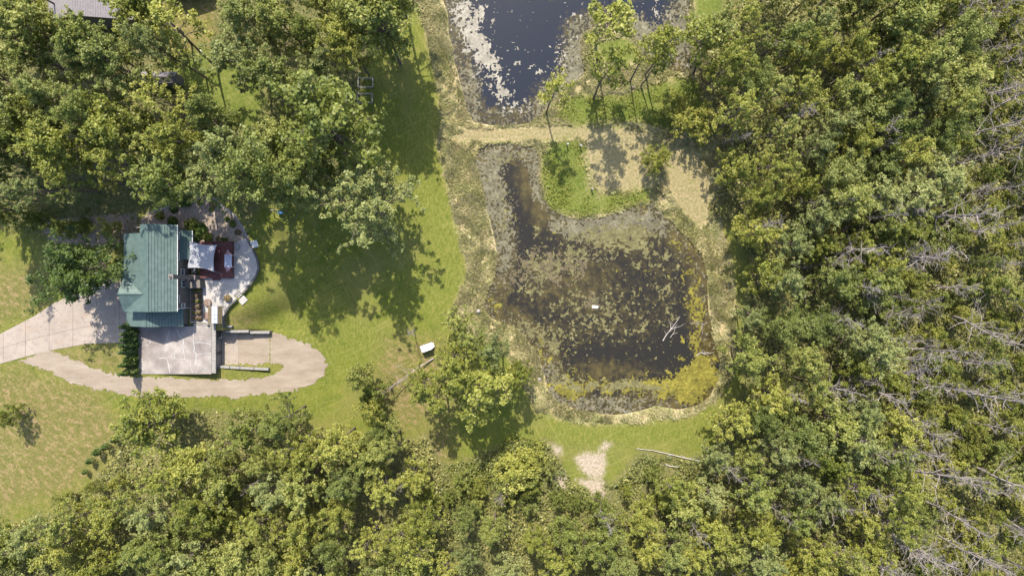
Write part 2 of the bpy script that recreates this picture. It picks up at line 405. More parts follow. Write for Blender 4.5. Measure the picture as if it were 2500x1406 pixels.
def blobs(A, B, L):
    s = np.zeros(A.shape)
    for (px, py, rx, ry, a) in L:
        x, y = W(px, py); s = s + a * np.exp(-(((A - x) / (rx * MPP)) ** 2 + ((B - y) / (ry * MPP)) ** 2))
    return s
WZ = -.12
def water(P, name, up):
    q = PW(P); xs = [a for a, b in q]; ys = [b for a, b in q]
    V, Fc = cells(lambda a, b: sdf(q, a, b) + 1.3, min(xs) - 1, max(xs) + 1, min(ys) - 1, max(ys) + 1, .4, lambda a, b: np.full(a.shape, WZ), 0)
    d = sdf(q, V[:, 0], V[:, 1])
    w_ = (1 - smooth(1.5, 6.5, d))
    if not up:
        w_ = np.maximum(w_, np.clip(blobs(V[:, 0], V[:, 1], OLIVE) * .85, 0, .95))
        cx, cy = W(1400, 690); w_ = np.maximum(w_, .75 * np.exp(-(((V[:, 0] - cx) / 13) ** 2 + ((V[:, 1] - cy) / 8) ** 2)))
        cx, cy = W(1480, 910); w_ = np.maximum(w_, .75 * np.exp(-(((V[:, 0] - cx) / 12) ** 2 + ((V[:, 1] - cy) / 3) ** 2)))
    else: w_ = w_ * .75
    o = link(name, mesh_np(name, V, Fc, M['water'], dict(weedy=w_, upper=np.full(len(V), float(up))))); tag(o, kind='structure')
water(POND_A, 'upper_pond_water', 1); water(POND_B, 'lower_pond_water', 0)

# floating algae and weed mats
def mat_alg(name, stops):
    k = N(name); f = k.math('ADD', k.math('MULTIPLY', k.noise(2.2, 5, .7), .6), k.math('MULTIPLY', k.noise(.5, 4), .4))
    k.bump(k.noise(6, 3), .7, .08); return k.fin(k.ramp(f, stops), .8)
M['pale_algae'] = mat_alg('pale_algae', [(.35, (.10, .09, .07)), (.5, (.19, .17, .135)), (.65, (.29, .265, .215))])
M['olive_algae'] = mat_alg('olive_algae', [(.35, (.045, .040, .018)), (.5, (.092, .082, .033)), (.65, (.165, .148, .066))])
M['ochre_algae'] = mat_alg('ochre_algae', [(.35, (.035, .032, .006)), (.5, (.105, .090, .011)), (.65, (.205, .175, .028))])
M['grey_weed'] = mat_alg('shore_weed', [(.35, (.045, .040, .026)), (.5, (.09, .08, .048)), (.65, (.17, .15, .10))])
M['brown_algae'] = mat_alg('brown_algae', [(.35, (.035, .028, .017)), (.5, (.072, .057, .03)), (.65, (.125, .10, .055))])

def mat_sheet(P, name, mat, dens, label, z, sc=.9, cell=.13, seed=0, thr=.5):
    q = PW(P); xs = [a for a, b in q]; ys = [b for a, b in q]
    def test(A, B):
        n = fbm(A * sc + seed, B * sc + seed * 1.7, 4) * .62 + .38 * fbm(A * 2.9 + seed, B * 2.9 - seed, 3) + .30 * (vnoise(A * 6.5, B * 6.5) - .5)
        d = sdf(q, A, B)
        return (dens(A, B, d) + (n - .5) * 2.6 - thr) * (d > -.05)
    V, Fc = cells(test, min(xs), max(xs), max(min(ys), -62), min(max(ys), 56), cell, lambda a, b: WZ + z + .05 * (fbm(a * 2, b * 2, 2)), .5)
    o = link(name, mesh_np(name, V, Fc, mat)); tag(o, label, 'algae', kind='stuff'); return o
mat_sheet(POND_A, 'shore_weed', M['grey_weed'], lambda A, B, d: .62 * (1 - smooth(2, 5, d)) + blobs(A, B, [(1400,170,50,90,.6),(1600,80,90,70,.75),(1150,230,30,60,.4),(1350,240,60,40,.5)]), 'grey green weed along the edge of the upper pond', .03, 3.4, .13, 3, .58)
mat_sheet(POND_A, 'pale_algae', M['pale_algae'], lambda A, B, d: .66 * blobs(A, B, [(1125,15,36,45,1.3),(1150,70,32,38,1.3),(1170,115,34,40,1.2),(1190,155,34,36,1.1),(1215,195,28,32,1.0),(1240,235,34,32,1.0),(1265,268,40,24,.7),(1180,30,18,26,.8),(1258,158,14,10,1.0),(1375,130,26,34,.75),(1345,185,40,44,.75),(1410,45,26,20,.5),(1470,45,70,22,.45),(1600,30,40,50,.55),(1620,90,40,40,.45),(1260,118,30,9,.55),(1205,54,8,6,.8)]), 'pale pink grey algae streak drifting on the upper pond', .08, 1.3, .12, 7, .52)
mat_sheet(POND_B, 'shore_weed', M['grey_weed'], lambda A, B, d: .55 * (1 - smooth(2, 5.5, d)) + blobs(A, B, [(1240,400,90,50,.7),(1215,470,55,60,.7),(1310,470,30,70,.5),(1450,560,140,34,.9),(1560,545,60,36,.6),(1240,600,40,90,.5),(1460,985,140,24,.5),(1340,930,30,60,.4)]) - blobs(A, B, [(1262,425,26,32,1.6),(1285,490,14,40,1.2),(1310,540,22,34,1.2),(1320,590,40,20,1.0)]), 'grey green weed along the edge of the lower pond', .03, 3.4, .13, 13, .62)
mat_sheet(POND_B, 'olive_algae', M['olive_algae'], lambda A, B, d: blobs(A, B, OLIVE), 'olive and tan algae mats on the lower pond', .08, 1.5, .12, 23, .60)
mat_sheet(POND_B, 'ochre_algae', M['ochre_algae'], lambda A, B, d: blobs(A, B, [(1700,920,60,50,1.15),(1715,900,40,30,.6),(1640,950,60,30,.9),(1690,975,40,18,.6),(1700,800,24,60,.8),(1680,640,40,60,.45),(1660,590,36,26,.55),(1440,945,90,20,.7),(1540,940,80,20,.7),(1390,950,40,34,.6),(1320,860,50,50,.5),(1205,745,36,26,.6),(1700,720,20,60,.5)]), 'ochre yellow algae in the south east corner of the lower pond', .06, .8, .14, 31, .5)
mat_sheet(POND_B, 'brown_algae', M['brown_algae'], lambda A, B, d: blobs(A, B, [(1310,640,60,50,.55),(1400,640,70,50,.55),(1330,690,60,50,.5),(1460,740,60,26,.8),(1240,690,30,60,.5),(1500,620,110,50,.35)]), 'brown algae mats floating in the western half of the lower pond', .05, .62, .14, 41, .62)

# ------------------------------------------------------------------ drive, gravel path
k = N('concrete_drive'); f = k.noise(.5, 6, .6); f2 = k.noise(6, 4)
st = k.step(k.noise(.25, 3, vec=None, stretch=(1, 2, 1)), .55, .75)
cc = k.mix(f2, k.ramp(f, [(.3, (.185, .15, .12)), (.7, (.285, .24, .195))]), (.24, .20, .165)); cc = k.mix(k.math('MULTIPLY', st, .35), cc, (.26, .16, .09))
cc = k.mix(k.math('MULTIPLY', k.step(k.noise(1.3, 4, .7), .52, .62), .35), cc, (.13, .11, .095)); k.bump(f2, .3, .03); M['drive'] = k.fin(cc, .85)
k = N('gravel'); f = k.noise(.45, 6, .65, stretch=(.5, 1.6, 1)); f2 = k.noise(9, 4, .7)
cc = k.mix(k.math('MULTIPLY', f2, .7), k.ramp(f, [(.3, (.145, .108, .074)), (.55, (.22, .175, .128)), (.75, (.30, .255, .20))]), k.ramp(f2, [(.35, (.13, .10, .075)), (.65, (.28, .24, .20))]))
k.bump(f2, .6, .06); M['gravel'] = k.fin(cc, .95)
k = N('terrace_concrete'); f = k.noise(.35, 6, .65); f2 = k.noise(3, 5)
cc = k.mix(k.math('MULTIPLY', f2, .5), k.ramp(f, [(.3, (.10, .082, .078)), (.5, (.195, .17, .155)), (.66, (.30, .265, .24))]), (.205, .18, .165)); M['terrace'] = k.fin(cc, .85)
M['patio'] = plain('patio_concrete', (.285, .265, .245), .8, .12, 1.2)
M['kerbstone'] = plain('wall_capstone', (.20, .185, .17), .85, .2, 3)
M['darkstone'] = plain('dark_wall_block', (.085, .078, .075), .9, .3, 3)
M['jointfill'] = plain('white_sealant', (.36, .35, .35), .6, .08, 2)
M['dark'] = plain('painted_riser_shade', (.03, .028, .028), .8, .2, 3)  # near-black colour standing in for shade between the patio steps

# the drive as concrete slabs with open joints
q = PW(DRIVE, 3.05)
cut1 = [(-120,893),(0,851),(60,832),(100,822),(170,805),(240,792),(345,790)]
dr = thing('driveway', (W(150, 800, 3)[0], W(150, 800, 3)[1], 3), None, None); tag(dr, kind='structure')
from mathutils.geometry import tessellate_polygon
def flat(name, pts, z0, z1, mat, root):
    """extruded outline that may be concave"""
    me = bpy.data.meshes.new(name); n = len(pts)
    area = sum(pts[i][0] * pts[(i + 1) % n][1] - pts[(i + 1) % n][0] * pts[i][1] for i in range(n))
    if area < 0: pts = pts[::-1]
    tri = tessellate_polygon([[Vector((a, b, 0)) for a, b in pts]])
    l = root.location if root is not None else (0, 0, 0)
    V = [(a - l[0], b - l[1], z0 - l[2]) for a, b in pts] + [(a - l[0], b - l[1], z1 - l[2]) for a, b in pts]
    Fc = []
    for t in tri:
        a, b, c_ = [Vector(pts[i]).to_3d() for i in t]
        s_ = (b - a).cross(c_ - a).z; t = tuple(t) if s_ > 0 else tuple(t)[::-1]
        Fc.append([i + n for i in t]); Fc.append(list(t)[::-1])
    for i in range(n):
        j = (i + 1) % n; Fc.append([i, j, j + n, i + n])
    me.from_pydata(V, [], Fc); me.materials.append(mat); me.update()
    return link(name, me, root)
def lerp_line(line, x):
    for (a, b), (c_, d) in zip(line, line[1:]):
        if a <= x <= c_: return b + (d - b) * (x - a) / (c_ - a)
    return line[-1][1]
top = [(-120,860),(-40,835),(0,815),(85,771),(130,741),(171,722),(230,700),(300,662),(345,662)]
bot = [(-120,930),(0,888),(60,871),(119,856),(211,839),(300,836),(345,834)]
for row, (a, b) in enumerate(((top, cut1), (cut1, bot))):
    xsplit = [-120, -55, 8, 62, 120, 178, 236, 292, 345]
    for x0, x1 in zip(xsplit, xsplit[1:]):
        g_ = .55
        xs = [x0 + g_ * .5] + [x for x, _ in sorted(a + b) if x0 + 2 < x < x1 - 2] + [x1 - g_ * .5]
        xs = sorted(set(xs))
        up = [(x, lerp_line(a, x) + (g_ * .5 if row else 0)) for x in xs]; dn = [(x, lerp_line(b, x) - (0 if row else g_ * .5)) for x in xs]
        if min(d[1] - u_[1] for u_, d in zip(up, dn)) < 3: continue
        flat('slab', PW(up + dn[::-1], 3.05), 2.9, 3.05 + .012 * random.random(), M['drive'], dr)
qp = PW(PATH, 0); 
qp = [W(a, b, float(terrain(*map(np.array, ([W(a, b, 1.5)[0]], [W(a, b, 1.5)[1]])), fine=False)[0])) for a, b in PATH]
xs = [a for a, b in qp]; ys = [b for a, b in qp]
def test(A, B): return sdf(qp, A, B) + (fbm(A * .35, B * .35, 2) - .45) * .9 + (fbm(A * 2.1 + .37 * B, B * 2.1 - .37 * A, 3) - .5) * 1.0
V, Fc = cells(test, min(xs) - 1, max(xs) + 1, min(ys) - 1, max(ys) + 1, .16, lambda a, b: terrain(a, b) + .05, .5)
tag(link('gravel_path', mesh_np('gravel_path', V, Fc, M['gravel'], None, True)), kind='structure')


# ------------------------------------------------------------------ buildings and built things
k = N('green_roof_metal'); f = k.noise(1.2, 5, .6)
M['roof'] = k.fin(k.ramp(f, [(.3, (.052, .082, .072)), (.7, (.088, .122, .11))]), .45)
k.b.inputs['Metallic'].default_value = .1
M['wall'] = plain('tan_siding', (.12, .105, .092), .85, .15, 2)
M['white'] = plain('white_trim', (.5,.5,.49), .5, .06)
M['glass'] = plain('window_glass', (.03, .035, .045), .08, .2); 
M['redwood'] = plain('red_brown_deck_board', (.085, .03, .028), .6, .3, 2)
M['greymetal'] = plain('grey_metal', (.18,.18,.19), .45, .15, 3, .4)
M['sail'] = plain('pale_sail_cloth', (.25, .255, .28), .7, .06, 1)
M['shingle'] = plain('pale_grey_shingle', (.15, .135, .14), .9, .2, 4)
M['greywall'] = plain('grey_green_siding', (.12, .12, .10), .85, .15, 2)
M['blackiron'] = plain('dark_iron', (.10, .10, .10), .5, .2)
M['mossroof'] = plain('mossy_shingle', (.11, .085, .05), .9, .4, 5)
M['polycarb'] = plain('clear_roof_sheet', (.32, .35, .45), .2, .12, 2)
M['soilbed'] = plain('bark_mulch', (.16, .11, .085), .95, .35, 5)
M['brownround'] = plain('brown_wicker', (.18, .12, .085), .85, .3, 6)
M['plumcloth'] = plain('plum_canvas', (.22, .15, .18), .7, .15, 2)
M['stone'] = plain('stone', (.24,.22,.2), .9, .3, 5)
M['blue'] = plain('blue_plastic', (.03, .12, .30), .4, .15)
M['chim'] = plain('chimney_block', (.15, .125, .115), .9, .3, 4)
M['whitepaint'] = plain('white_paint', (.80, .80, .74), .35, .04)

def courses(mb, e0, e1, r1, r0, n, lift=.08, th=.14):
    e0, e1, r1, r0 = map(Vector, (e0, e1, r1, r0)); up = Vector((0, 0, lift)); dn = Vector((0, 0, -th))
    b = [e0 + dn, e1 + dn, r1 + dn, r0 + dn]
    mb.poly(b, True)
    for a, c_, p, q_ in ((e0, e1, b[0], b[1]), (e1, r1, b[1], b[2]), (r0, e0, b[3], b[0])): mb.poly([p, q_, c_ + up * .2, a + up * .2])
    for i in range(n):
        t0, t1 = i / n, (i + 1) / n
        a0, b0 = e0.lerp(r0, t0), e1.lerp(r1, t0); a1, b1 = e0.lerp(r0, t1), e1.lerp(r1, t1)
        mb.poly([a0 + up, b0 + up, b1, a1]); mb.poly([a0, b0, b0 + up, a0 + up])

G0 = 3.0
house = thing('house', (-59.0, 1.5, G0), 'two storey tan house with stepped green metal roofs at the end of the drive', 'house')
XE, XW, XR, ZE, ZR = -54.75, -63.45, -58.3, 8.4, 10.6
YS, YN, YN2 = -3.85, 8.85, 10.3
XWALL = -55.2
m = MB(); m.prism([(-63.0, YS + .4), (XWALL, YS + .4), (XWALL, YN2 - .4), (-60.9, YN2 - .4), (-60.9, YN - .4), (-63.0, YN - .4)], G0 - .5, ZE - .25)
zr_ = lambda x: ZR - .2 - (ZR - ZE) * ((x - XR) / (XE - XR) if x > XR else (XR - x) / (XR - XW))
for y0, y1, xw in ((YS + .4, YS + .6, -63.0), (YN2 - .6, YN2 - .4, -60.9)):
    b = len(m.v); P3 = [(xw, zr_(xw)), (xw, ZE - .3), (XWALL, ZE - .3), (XWALL, zr_(XWALL)), (XR, ZR - .2)]
    m.v += [(x, y0, z) for x, z in P3] + [(x, y1, z) for x, z in P3]
    m.f += [[b + i for i in range(5)], [b + 5 + i for i in range(5)][::-1]] + [[b + i, b + (i + 1) % 5, b + 5 + (i + 1) % 5, b + 5 + i] for i in range(5)]; m.mi += [0] * 7
m.box(XWALL - .01, -52.6, 0.0, 1.35, G0 - .6, 4.9)
wall = part('wall', m, M['wall'], house)
m = MB()
courses(m, (XE, YS, ZE), (XE, YN2, ZE), (XR, YN2, ZR), (XR, YS, ZR), 9)
zw = ZR - (ZR - ZE) * (XR + 60.35) / (XR - XW) * 1; 
xs_ = -59.75; zs_ = ZR - (ZR - ZE) * (XR - xs_) / (XR - XW)
courses(m, (XW, YS, ZE), (XW, YN, ZE), (XR, YN, ZR), (XR, YS, ZR), 13, .04)
x2 = -59.95; z2 = ZR - (ZR - ZE) * (XR - x2) / (XR - XW)
courses(m, (x2, YN + .01, z2), (x2, YN2, z2), (XR, YN2, ZR), (XR, YN + .01, ZR), 4)
m.tube([(XR, YS - .02, ZR + .04), (XR, YN2 + .02, ZR + .04)], .09, 6)
# cross gable over the drive
GXr, GYr, GZ = -63.55, -.95, 10.15
xm = XR - (ZR - GZ) / (ZR - ZE) * (XR - XW) - .05
courses(m, (GXr, 1.9, 8.35), (XW + .05, 1.9, 8.42), (xm, GYr, GZ), (GXr + .1, GYr, GZ), 8)
courses(m, (GXr, -3.78, 8.35), (XW + .05, -3.78, 8.42), (xm, GYr, GZ), (GXr + .1, GYr, GZ), 8)
m.tube([(GXr, GYr, GZ + .05), (xm, GYr, GZ + .05)], .08, 6)
part('roof', m, M['roof'], house)
# lower front wing
LX0, LX1, LXR, LZE, LZR = -64.6, -55.1, -60.2, 5.5, 7.6
m = MB(); m.box(LX0 + .4, LX1 - .35, -6.1, YS + .41, G0 - .5, LZE - .1)
b = len(m.v); P3 = [(LX0 + .4, LZE - .1), (LX1 - .35, LZE - .1), (LXR, LZR - .25)]
m.v += [(x, -6.12, z) for x, z in P3] + [(x, -5.9, z) for x, z in P3]; m.f += [[b, b+1, b+2], [b+5, b+4, b+3], [b, b+1, b+4, b+3], [b+1, b+2, b+5, b+4], [b+2, b, b+3, b+5]]; m.mi += [0] * 5
part('front_wing_wall', m, M['wall'], house)
m = MB()
courses(m, (LX1, -6.42, LZE), (LX1, YS + .35, LZE), (LXR, YS + .35, LZR), (LXR, -6.42, LZR), 12)
courses(m, (LX0, -6.42, LZE), (LX0, YS + .35, LZE), (LXR, YS + .35, LZR), (LXR, -6.42, LZR), 12)
m.tube([(LXR, -6.44, LZR + .04), (LXR, YS + .3, LZR + .04)], .08, 6)
part('front_wing_roof', m, M['roof'], house)
m = MB(); courses(m, (-65.9, 1.9, 5.7), (-65.9, 4.7, 5.7), (-63.0, 4.7, 6.5), (-63.0, 1.9, 6.5), 8)
courses(m, (-65.5, -3.0, 5.7), (-65.5, 1.85, 5.7), (-63.0, 1.85, 6.5), (-63.0, -3.0, 6.5), 7)
part('porch_roof', m, M['roof'], house)
for y in (-2.7, 1.8, 4.4): m = MB(); m.box(-65.5, -65.3, y, y + .2, G0, 5.65); part('porch_post', m, M['white'], house)
m = MB(); m.prism([(XWALL, 4.75), (-54.2, 5.2), (-54.05, 9.1), (XWALL, 9.55)], G0 - .5, 5.0); part('bay_wall', m, M['wall'], house)
m = MB(); courses(m, (-53.85, 4.75, 5.1), (-53.85, 9.65, 5.1), (XWALL, 9.65, 6.5), (XWALL, 4.75, 6.5), 7)
part('bay_roof', m, M['roof'], house)
m = MB(); m.box(-53.84, -53.74, 4.7, 9.65, 4.98, 5.14); part('gutter', m, M['white'], house)
m = MB(); m.box(XE + .01, XE + .1, YS, YN2, ZE - .12, ZE + .02); part('gutter', m, M['white'], house)
m = MB(); m.tube([(XE + .1, -3.4, ZE - .1), (XWALL + .5, -3.4, 7.6), (XWALL + .1, -3.4, 7.2), (XWALL + .1, -3.4, G0)], .06, 6); part('downspout', m, M['white'], house)
m = MB(); m.tube([(x2 - .1, YN + .35, z2), (-59.0, YN + .6, z2 + .2), (-58.5, YN + .8, z2 + .3)], .05, 6); part('roof_pipe', m, M['white'], house)
# chimney
m = MB(); m.box(-54.1, -53.45, 1.42, 2.1, G0 - .5, 12.3); m.box(-54.4, -53.2, 1.37, 2.15, G0 - .5, 5.4); m.box(-54.16, -53.39, 1.36, 2.16, 12.3, 12.45)
chm = part('chimney', m, M['chim'], house)
m = MB(); m.lathe(-53.78, 1.76, [(.2, 12.45), (.2, 12.85), (.15, 12.86), (.15, 12.5)], 12); o = m.build('flue', M['stone'], chm, tuple(house.location))
for (px, py, z) in ((388, 650, 9.3), (384.5, 685, 9.3)):
    x, y = W(px, py, z); m = MB(); m.tube([(x, y, z - .4), (x, y, z + .55)], .09, 8); part('roof_vent', m, M['white'] if py > 660 else M['greymetal'], house)
x, y = W(442, 753, 7); 
for (py, z, w_, h_) in ((575, 7.35, 1.05, .75), (626, 7.35, 1.05, .75), (664, 5.7, .85, .95), (692.5, 5.15, 1.0, 1.6), (729, 7.2, .95, .65), (746, 5.5, .6, .9)):
    y = W(0, py, z)[1]; m = MB(); X0 = XWALL
    m.box(X0, X0 + .09, y - w_/2 - .1, y + w_/2 + .1, z + h_/2, z + h_/2 + .12); m.box(X0, X0 + .12, y - w_/2 - .1, y + w_/2 + .1, z - h_/2 - .12, z - h_/2)
    for s_ in (-1, 1): m.box(X0, X0 + .09, min(y + s_*w_/2, y + s_*(w_/2+.1)), max(y + s_*w_/2, y + s_*(w_/2+.1)), z - h_/2, z + h_/2)
    m.box(X0, X0 + .06, y - .03, y + .03, z - h_/2, z + h_/2)
    wd = part('window', m, M['white'], house)
    m = MB(); m.box(X0 + .005, X0 + .03, y - w_/2, y + w_/2, z - h_/2, z + h_/2); m.build('pane', M['glass'], wd, tuple(house.location))

# ---- garage with a walkable slab roof
TZ = 3.12
gx0, gx1 = W(339, 0, TZ)[0], W(516, 0, TZ)[0]; gy0, gy1 = W(0, 913, TZ)[1], W(0, 790, TZ)[1]
gcx = W(526, 0, TZ)[0]
gar = thing('garage', ((gx0 + gx1) / 2, (gy0 + gy1) / 2, 0), 'half buried garage under a cracked concrete terrace beside the house', 'garage')
m = MB(); m.prism([(gx0, gy0), (gx1, gy0), (gx1, gy1), (W(473, 0, TZ)[0], gy1), (W(473, 0, TZ)[0], W(0, 797, TZ)[1]), (gx0, W(0, 797, TZ)[1])], TZ - .25, TZ)
part('roof_slab', m, M['terrace'], gar)
m = MB(); m.box(gx1 + .003, gcx, gy0 + .15, gy1 - .1, TZ - .45, TZ - .08); part('ledge', m, M['kerbstone'], gar)
m = MB(); m.box(gx0 + .25, gcx - .25, gy0 + .3, gy1 - .2, -.3, TZ - .26); part('wall', m, M['darkstone'], gar)
m = MB(); m.box(gx0, gx0 + .12, gy0, W(0, 797, TZ)[1], TZ + .002, TZ + .12); part('parapet', m, M['kerbstone'], gar)
for y0, y1 in ((-13.9, -11.6), (-11.0, -8.7)):
    m = MB()
    for i in range(5): m.box(gcx - .249, gcx - .20 + .02 * (i % 2), y0, y1, .05 + i * .46, .05 + i * .46 + .43)
    part('garage_door', m, M['greymetal'], gar)
m = MB()
for z in (1.2, 1.9): m.tube([(gcx - .1, -8.6, z), (gcx + .5, -8.6, z), (gcx + .5, -7.7, z), (gcx - .1, -7.7, z)], .04, 5)
for y in (-8.6, -8.15, -7.7): m.tube([(gcx + .5, y, 1.2), (gcx + .5, y, 1.9)], .03, 5)
part('wall_bracket', m, M['greymetal'], gar)
Z2 = lambda a, b: (a / 5.407 + 260, b / 5.407 + 680)
cracks = [[(560,790),(575,815),(578,860)],[(795,870),(795,940),(780,965),(765,960)],[(830,640),(822,720),(800,800),(790,870)],[(935,680),(965,760),(1010,800),(1012,880)],[(920,840),(905,960),(895,1050)],[(1000,880),(1020,970),(1030,1060)],
          [(1150,690),(1145,820),(1160,900),(1155,960),(1185,1000),(1180,1080),(1165,1130)],[(1185,1000),(1280,990),(1375,980)],[(880,1060),(1030,1062),(1090,1075)],[(700,1050),(790,1055),(815,1110),(835,1240)],[(1150,845),(1260,840),(1375,865)],[(1110,1090),(1115,1180),(1135,1240)],[(450,1140),(470,1180),(490,1215)],[(445,1090),(500,1100)],[(445,885),(560,875)]]
for i, c_ in enumerate(cracks):
    P = [W(*Z2(a, b), TZ) for a, b in c_]; r_ = random.Random(i); P2 = []
    for (a, b), (c2, d) in zip(P, P[1:]):
        nn_ = max(2, int(math.hypot(c2 - a, d - b) / .5))
        for j in range(nn_): P2.append((a + (c2 - a) * j / nn_ + r_.gauss(0, .03), b + (d - b) * j / nn_ + r_.gauss(0, .03)))
    P2.append(P[-1]); m = MB(); w_ = .028 if i % 3 else .042; b0 = len(m.v)
    for j, (a, b) in enumerate(P2):
        q0, q1 = P2[max(j - 1, 0)], P2[min(j + 1, len(P2) - 1)]; L = math.hypot(q1[0] - q0[0], q1[1] - q0[1]); nx_, ny_ = -(q1[1] - q0[1]) / L, (q1[0] - q0[0]) / L
        w2 = w_ * r_.uniform(.6, 1.3); m.v += [(a + nx_ * w2, b + ny_ * w2, TZ + .006 + .0006 * i), (a - nx_ * w2, b - ny_ * w2, TZ + .006 + .0006 * i)]
        if j: m.f.append([b0 + 2*j - 2, b0 + 2*j - 1, b0 + 2*j + 1, b0 + 2*j]); m.mi.append(0)
    part('sealed_crack', m, M['jointfill'], gar)
x, y = W(*Z2(1300, 1195), TZ); m = MB(); m.lathe(x, y, [(.5, TZ + .01), (.5, TZ + .016)], 18); part('stain_patch', m, M['kerbstone'], gar)

# ---- pad and retaining walls in front of the garage
m = MB(); m.box(gcx - .2, W(582, 0)[0], W(0, 891)[1], W(0, 807)[1], -.05, .07); o = m.build('garage_apron', M['drive'], None, (-49.5, -10, 0)); tag(o, kind='structure')
nw = thing('retaining_wall', (W(600, 808)[0], W(600, 808)[1], 0), 'low concrete retaining wall north of the garage apron', 'retaining wall')
for x0, x1, y, z in ((550, 606, 809, 2.1), (607.5, 657, 811.5, 1.4)):
    m = MB(); a = W(x0, y, z); b_ = W(x1, y, z); m.prism([(a[0], a[1] - .2), (b_[0], b_[1] - .2), (b_[0], b_[1] + .22), (a[0], a[1] + .22)], -.3, [z, z - .15, z - .15, z]); part('block', m, M['kerbstone'], nw)
sw = thing('retaining_wall', (W(590, 897)[0], W(590, 897)[1], 0), 'low concrete retaining wall south of the garage apron', 'retaining wall')
for i, (x0, x1) in enumerate(((529, 559.5), (561, 585), (586.5, 619), (620.5, 655))):
    m = MB(); z = 1.5 - .2 * i; ya = 895 + 1.6 * i; a = W(x0, ya, z); b_ = W(x1, ya + 1.5, z); m.prism([(a[0], a[1] - .2), (b_[0], b_[1] - .2), (b_[0], b_[1] + .2), (a[0], a[1] + .2)], -.3, z); part('block', m, M['kerbstone'], sw)
st_ = thing('garden_steps', (W(558, 799)[0], W(558, 799)[1], 0), 'concrete steps down to the garage apron', 'steps')
for i in range(4):
    m = MB(); x0, y0 = W(549, 795 + i * 3.2, 2.6 - .4 * i); x1, _ = W(567, 0, 2.6 - .4 * i); m.box(x0, x1, y0 - .21, y0, -.2, 2.7 - .42 * i); part('step', m, M['kerbstone'], st_)

# ---- patio, curved wall, steps
ZP = 3.06
PAT = [(570,593.7),(600.7,580),(613.5,607),(626,632),(630,652),(624,672),(606,697),(590,716),(582,708.5),(570,722),(578,730),(558,745),(547,766),(544,790),(516,790),(496.6,788),(464,787.5),(464,702),(486,702),(487,672),(500,676),(568,680)]
pt = flat('patio', PW(PAT, ZP), 2.2, ZP, M['patio'], None); tag(pt, kind='structure')
CW = [(601,577),(614,604),(627,630),(632,652),(626,674),(607.5,699),(592,716.5)]
CW2 = [(577,731.5),(559,747),(548.5,767),(546,800)]
for pts, lab in ((CW, 'curved stone wall along the east edge of the patio, north of the steps'), (CW2, 'curved stone wall along the patio between the steps and the garage')):
    P = PW(pts, ZP); rw = thing('retaining_wall', (P[0][0], P[0][1], 0), lab, 'retaining wall')
    D = [0]
    for a, b in zip(P, P[1:]): D.append(D[-1] + math.hypot(b[0] - a[0], b[1] - a[1]))
    nb = int(D[-1] / .8)
    def pa(s_):
        for i in range(len(P) - 1):
            if s_ <= D[i + 1] + 1e-6: t = (s_ - D[i]) / (D[i + 1] - D[i]); return P[i][0] + (P[i + 1][0] - P[i][0]) * t, P[i][1] + (P[i + 1][1] - P[i][1]) * t
        return P[-1]
    for i in range(nb):
        a, b = pa(D[-1] * i / nb), pa(D[-1] * (i + 1) / nb); an = math.atan2(b[1] - a[1], b[0] - a[0]); L = math.hypot(b[0] - a[0], b[1] - a[1])
        m = MB(); m.obox((a[0] + b[0]) / 2, (a[1] + b[1]) / 2, L - .02, .3 + .03 * (i % 2), 0.2, ZP + .1 + .01 * (i % 3), an); part('stone', m, M['darkstone'], rw)
# kerb path round the gravel bed
KP = [(362,521),(397,510.5),(424,500),(468,486),(499,482.5),(523,485),(545,505),(572,525),(593,556),(605,585)]
P = PW(KP, ZP); kb = thing('garden_edging', (P[4][0], P[4][1], 3), 'pale curved stone edging round the gravel garden bed north of the patio', 'edging')
for a, b in zip(P, P[1:]):
    L = math.hypot(b[0] - a[0], b[1] - a[1]); n_ = max(1, int(L / 1.0)); an = math.atan2(b[1] - a[1], b[0] - a[0])
    for i in range(n_):
        t = (i + .5) / n_; m = MB(); m.obox(a[0] + (b[0] - a[0]) * t, a[1] + (b[1] - a[1]) * t, L / n_ - .03, .34, 2.8, 3.14 + .01 * (i % 2), an); part('stone', m, M['kerbstone'], kb)
fs = thing('garden_steps', (W(580, 722, 3)[0], W(580, 722, 3)[1], 2), 'pale concrete steps and landing leading from the patio down to the lawn', 'steps')
c0 = W(574, 714, 3); c1 = W(590.5, 733, 3); an = math.atan2(c1[1] - c0[1], c1[0] - c0[0])
for i in range(4):
    m = MB(); t = i / 3 * .52 - .02; m.obox(c0[0] + (c1[0] - c0[0]) * t, c0[1] + (c1[1] - c0[1]) * t, .2, 1.15, 1.8, 3.08 - .14 * i, an)
    part('step', m, M['patio'], fs)
    m = MB(); t += .085; m.obox(c0[0] + (c1[0] - c0[0]) * t, c0[1] + (c1[1] - c0[1]) * t, .12, 1.1, 1.8, 2.93 - .14 * i, an); part('riser_shade', m, M['dark'], fs)  # solid dark box, paints the shade below each tread
m = MB(); m.obox(c1[0], c1[1], 1.1, 1.3, 1.6, 2.56, an); part('landing', m, M['patio'], fs)
ns = thing('garden_steps', (W(618, 597, 3)[0], W(618, 597, 3)[1], 2), 'white slatted steps at the north east corner of the patio', 'steps')
c0 = W(610, 599, 3); c1 = W(626.5, 593.5, 3); an = math.atan2(c1[1] - c0[1], c1[0] - c0[0])
for i in range(4):
    m = MB(); t = (i + .5) / 4; m.obox(c0[0] + (c1[0] - c0[0]) * t, c0[1] + (c1[1] - c0[1]) * t, .28, 1.2, 1.8, 3.12 - .14 * i, an); part('tread', m, M['white'], ns)

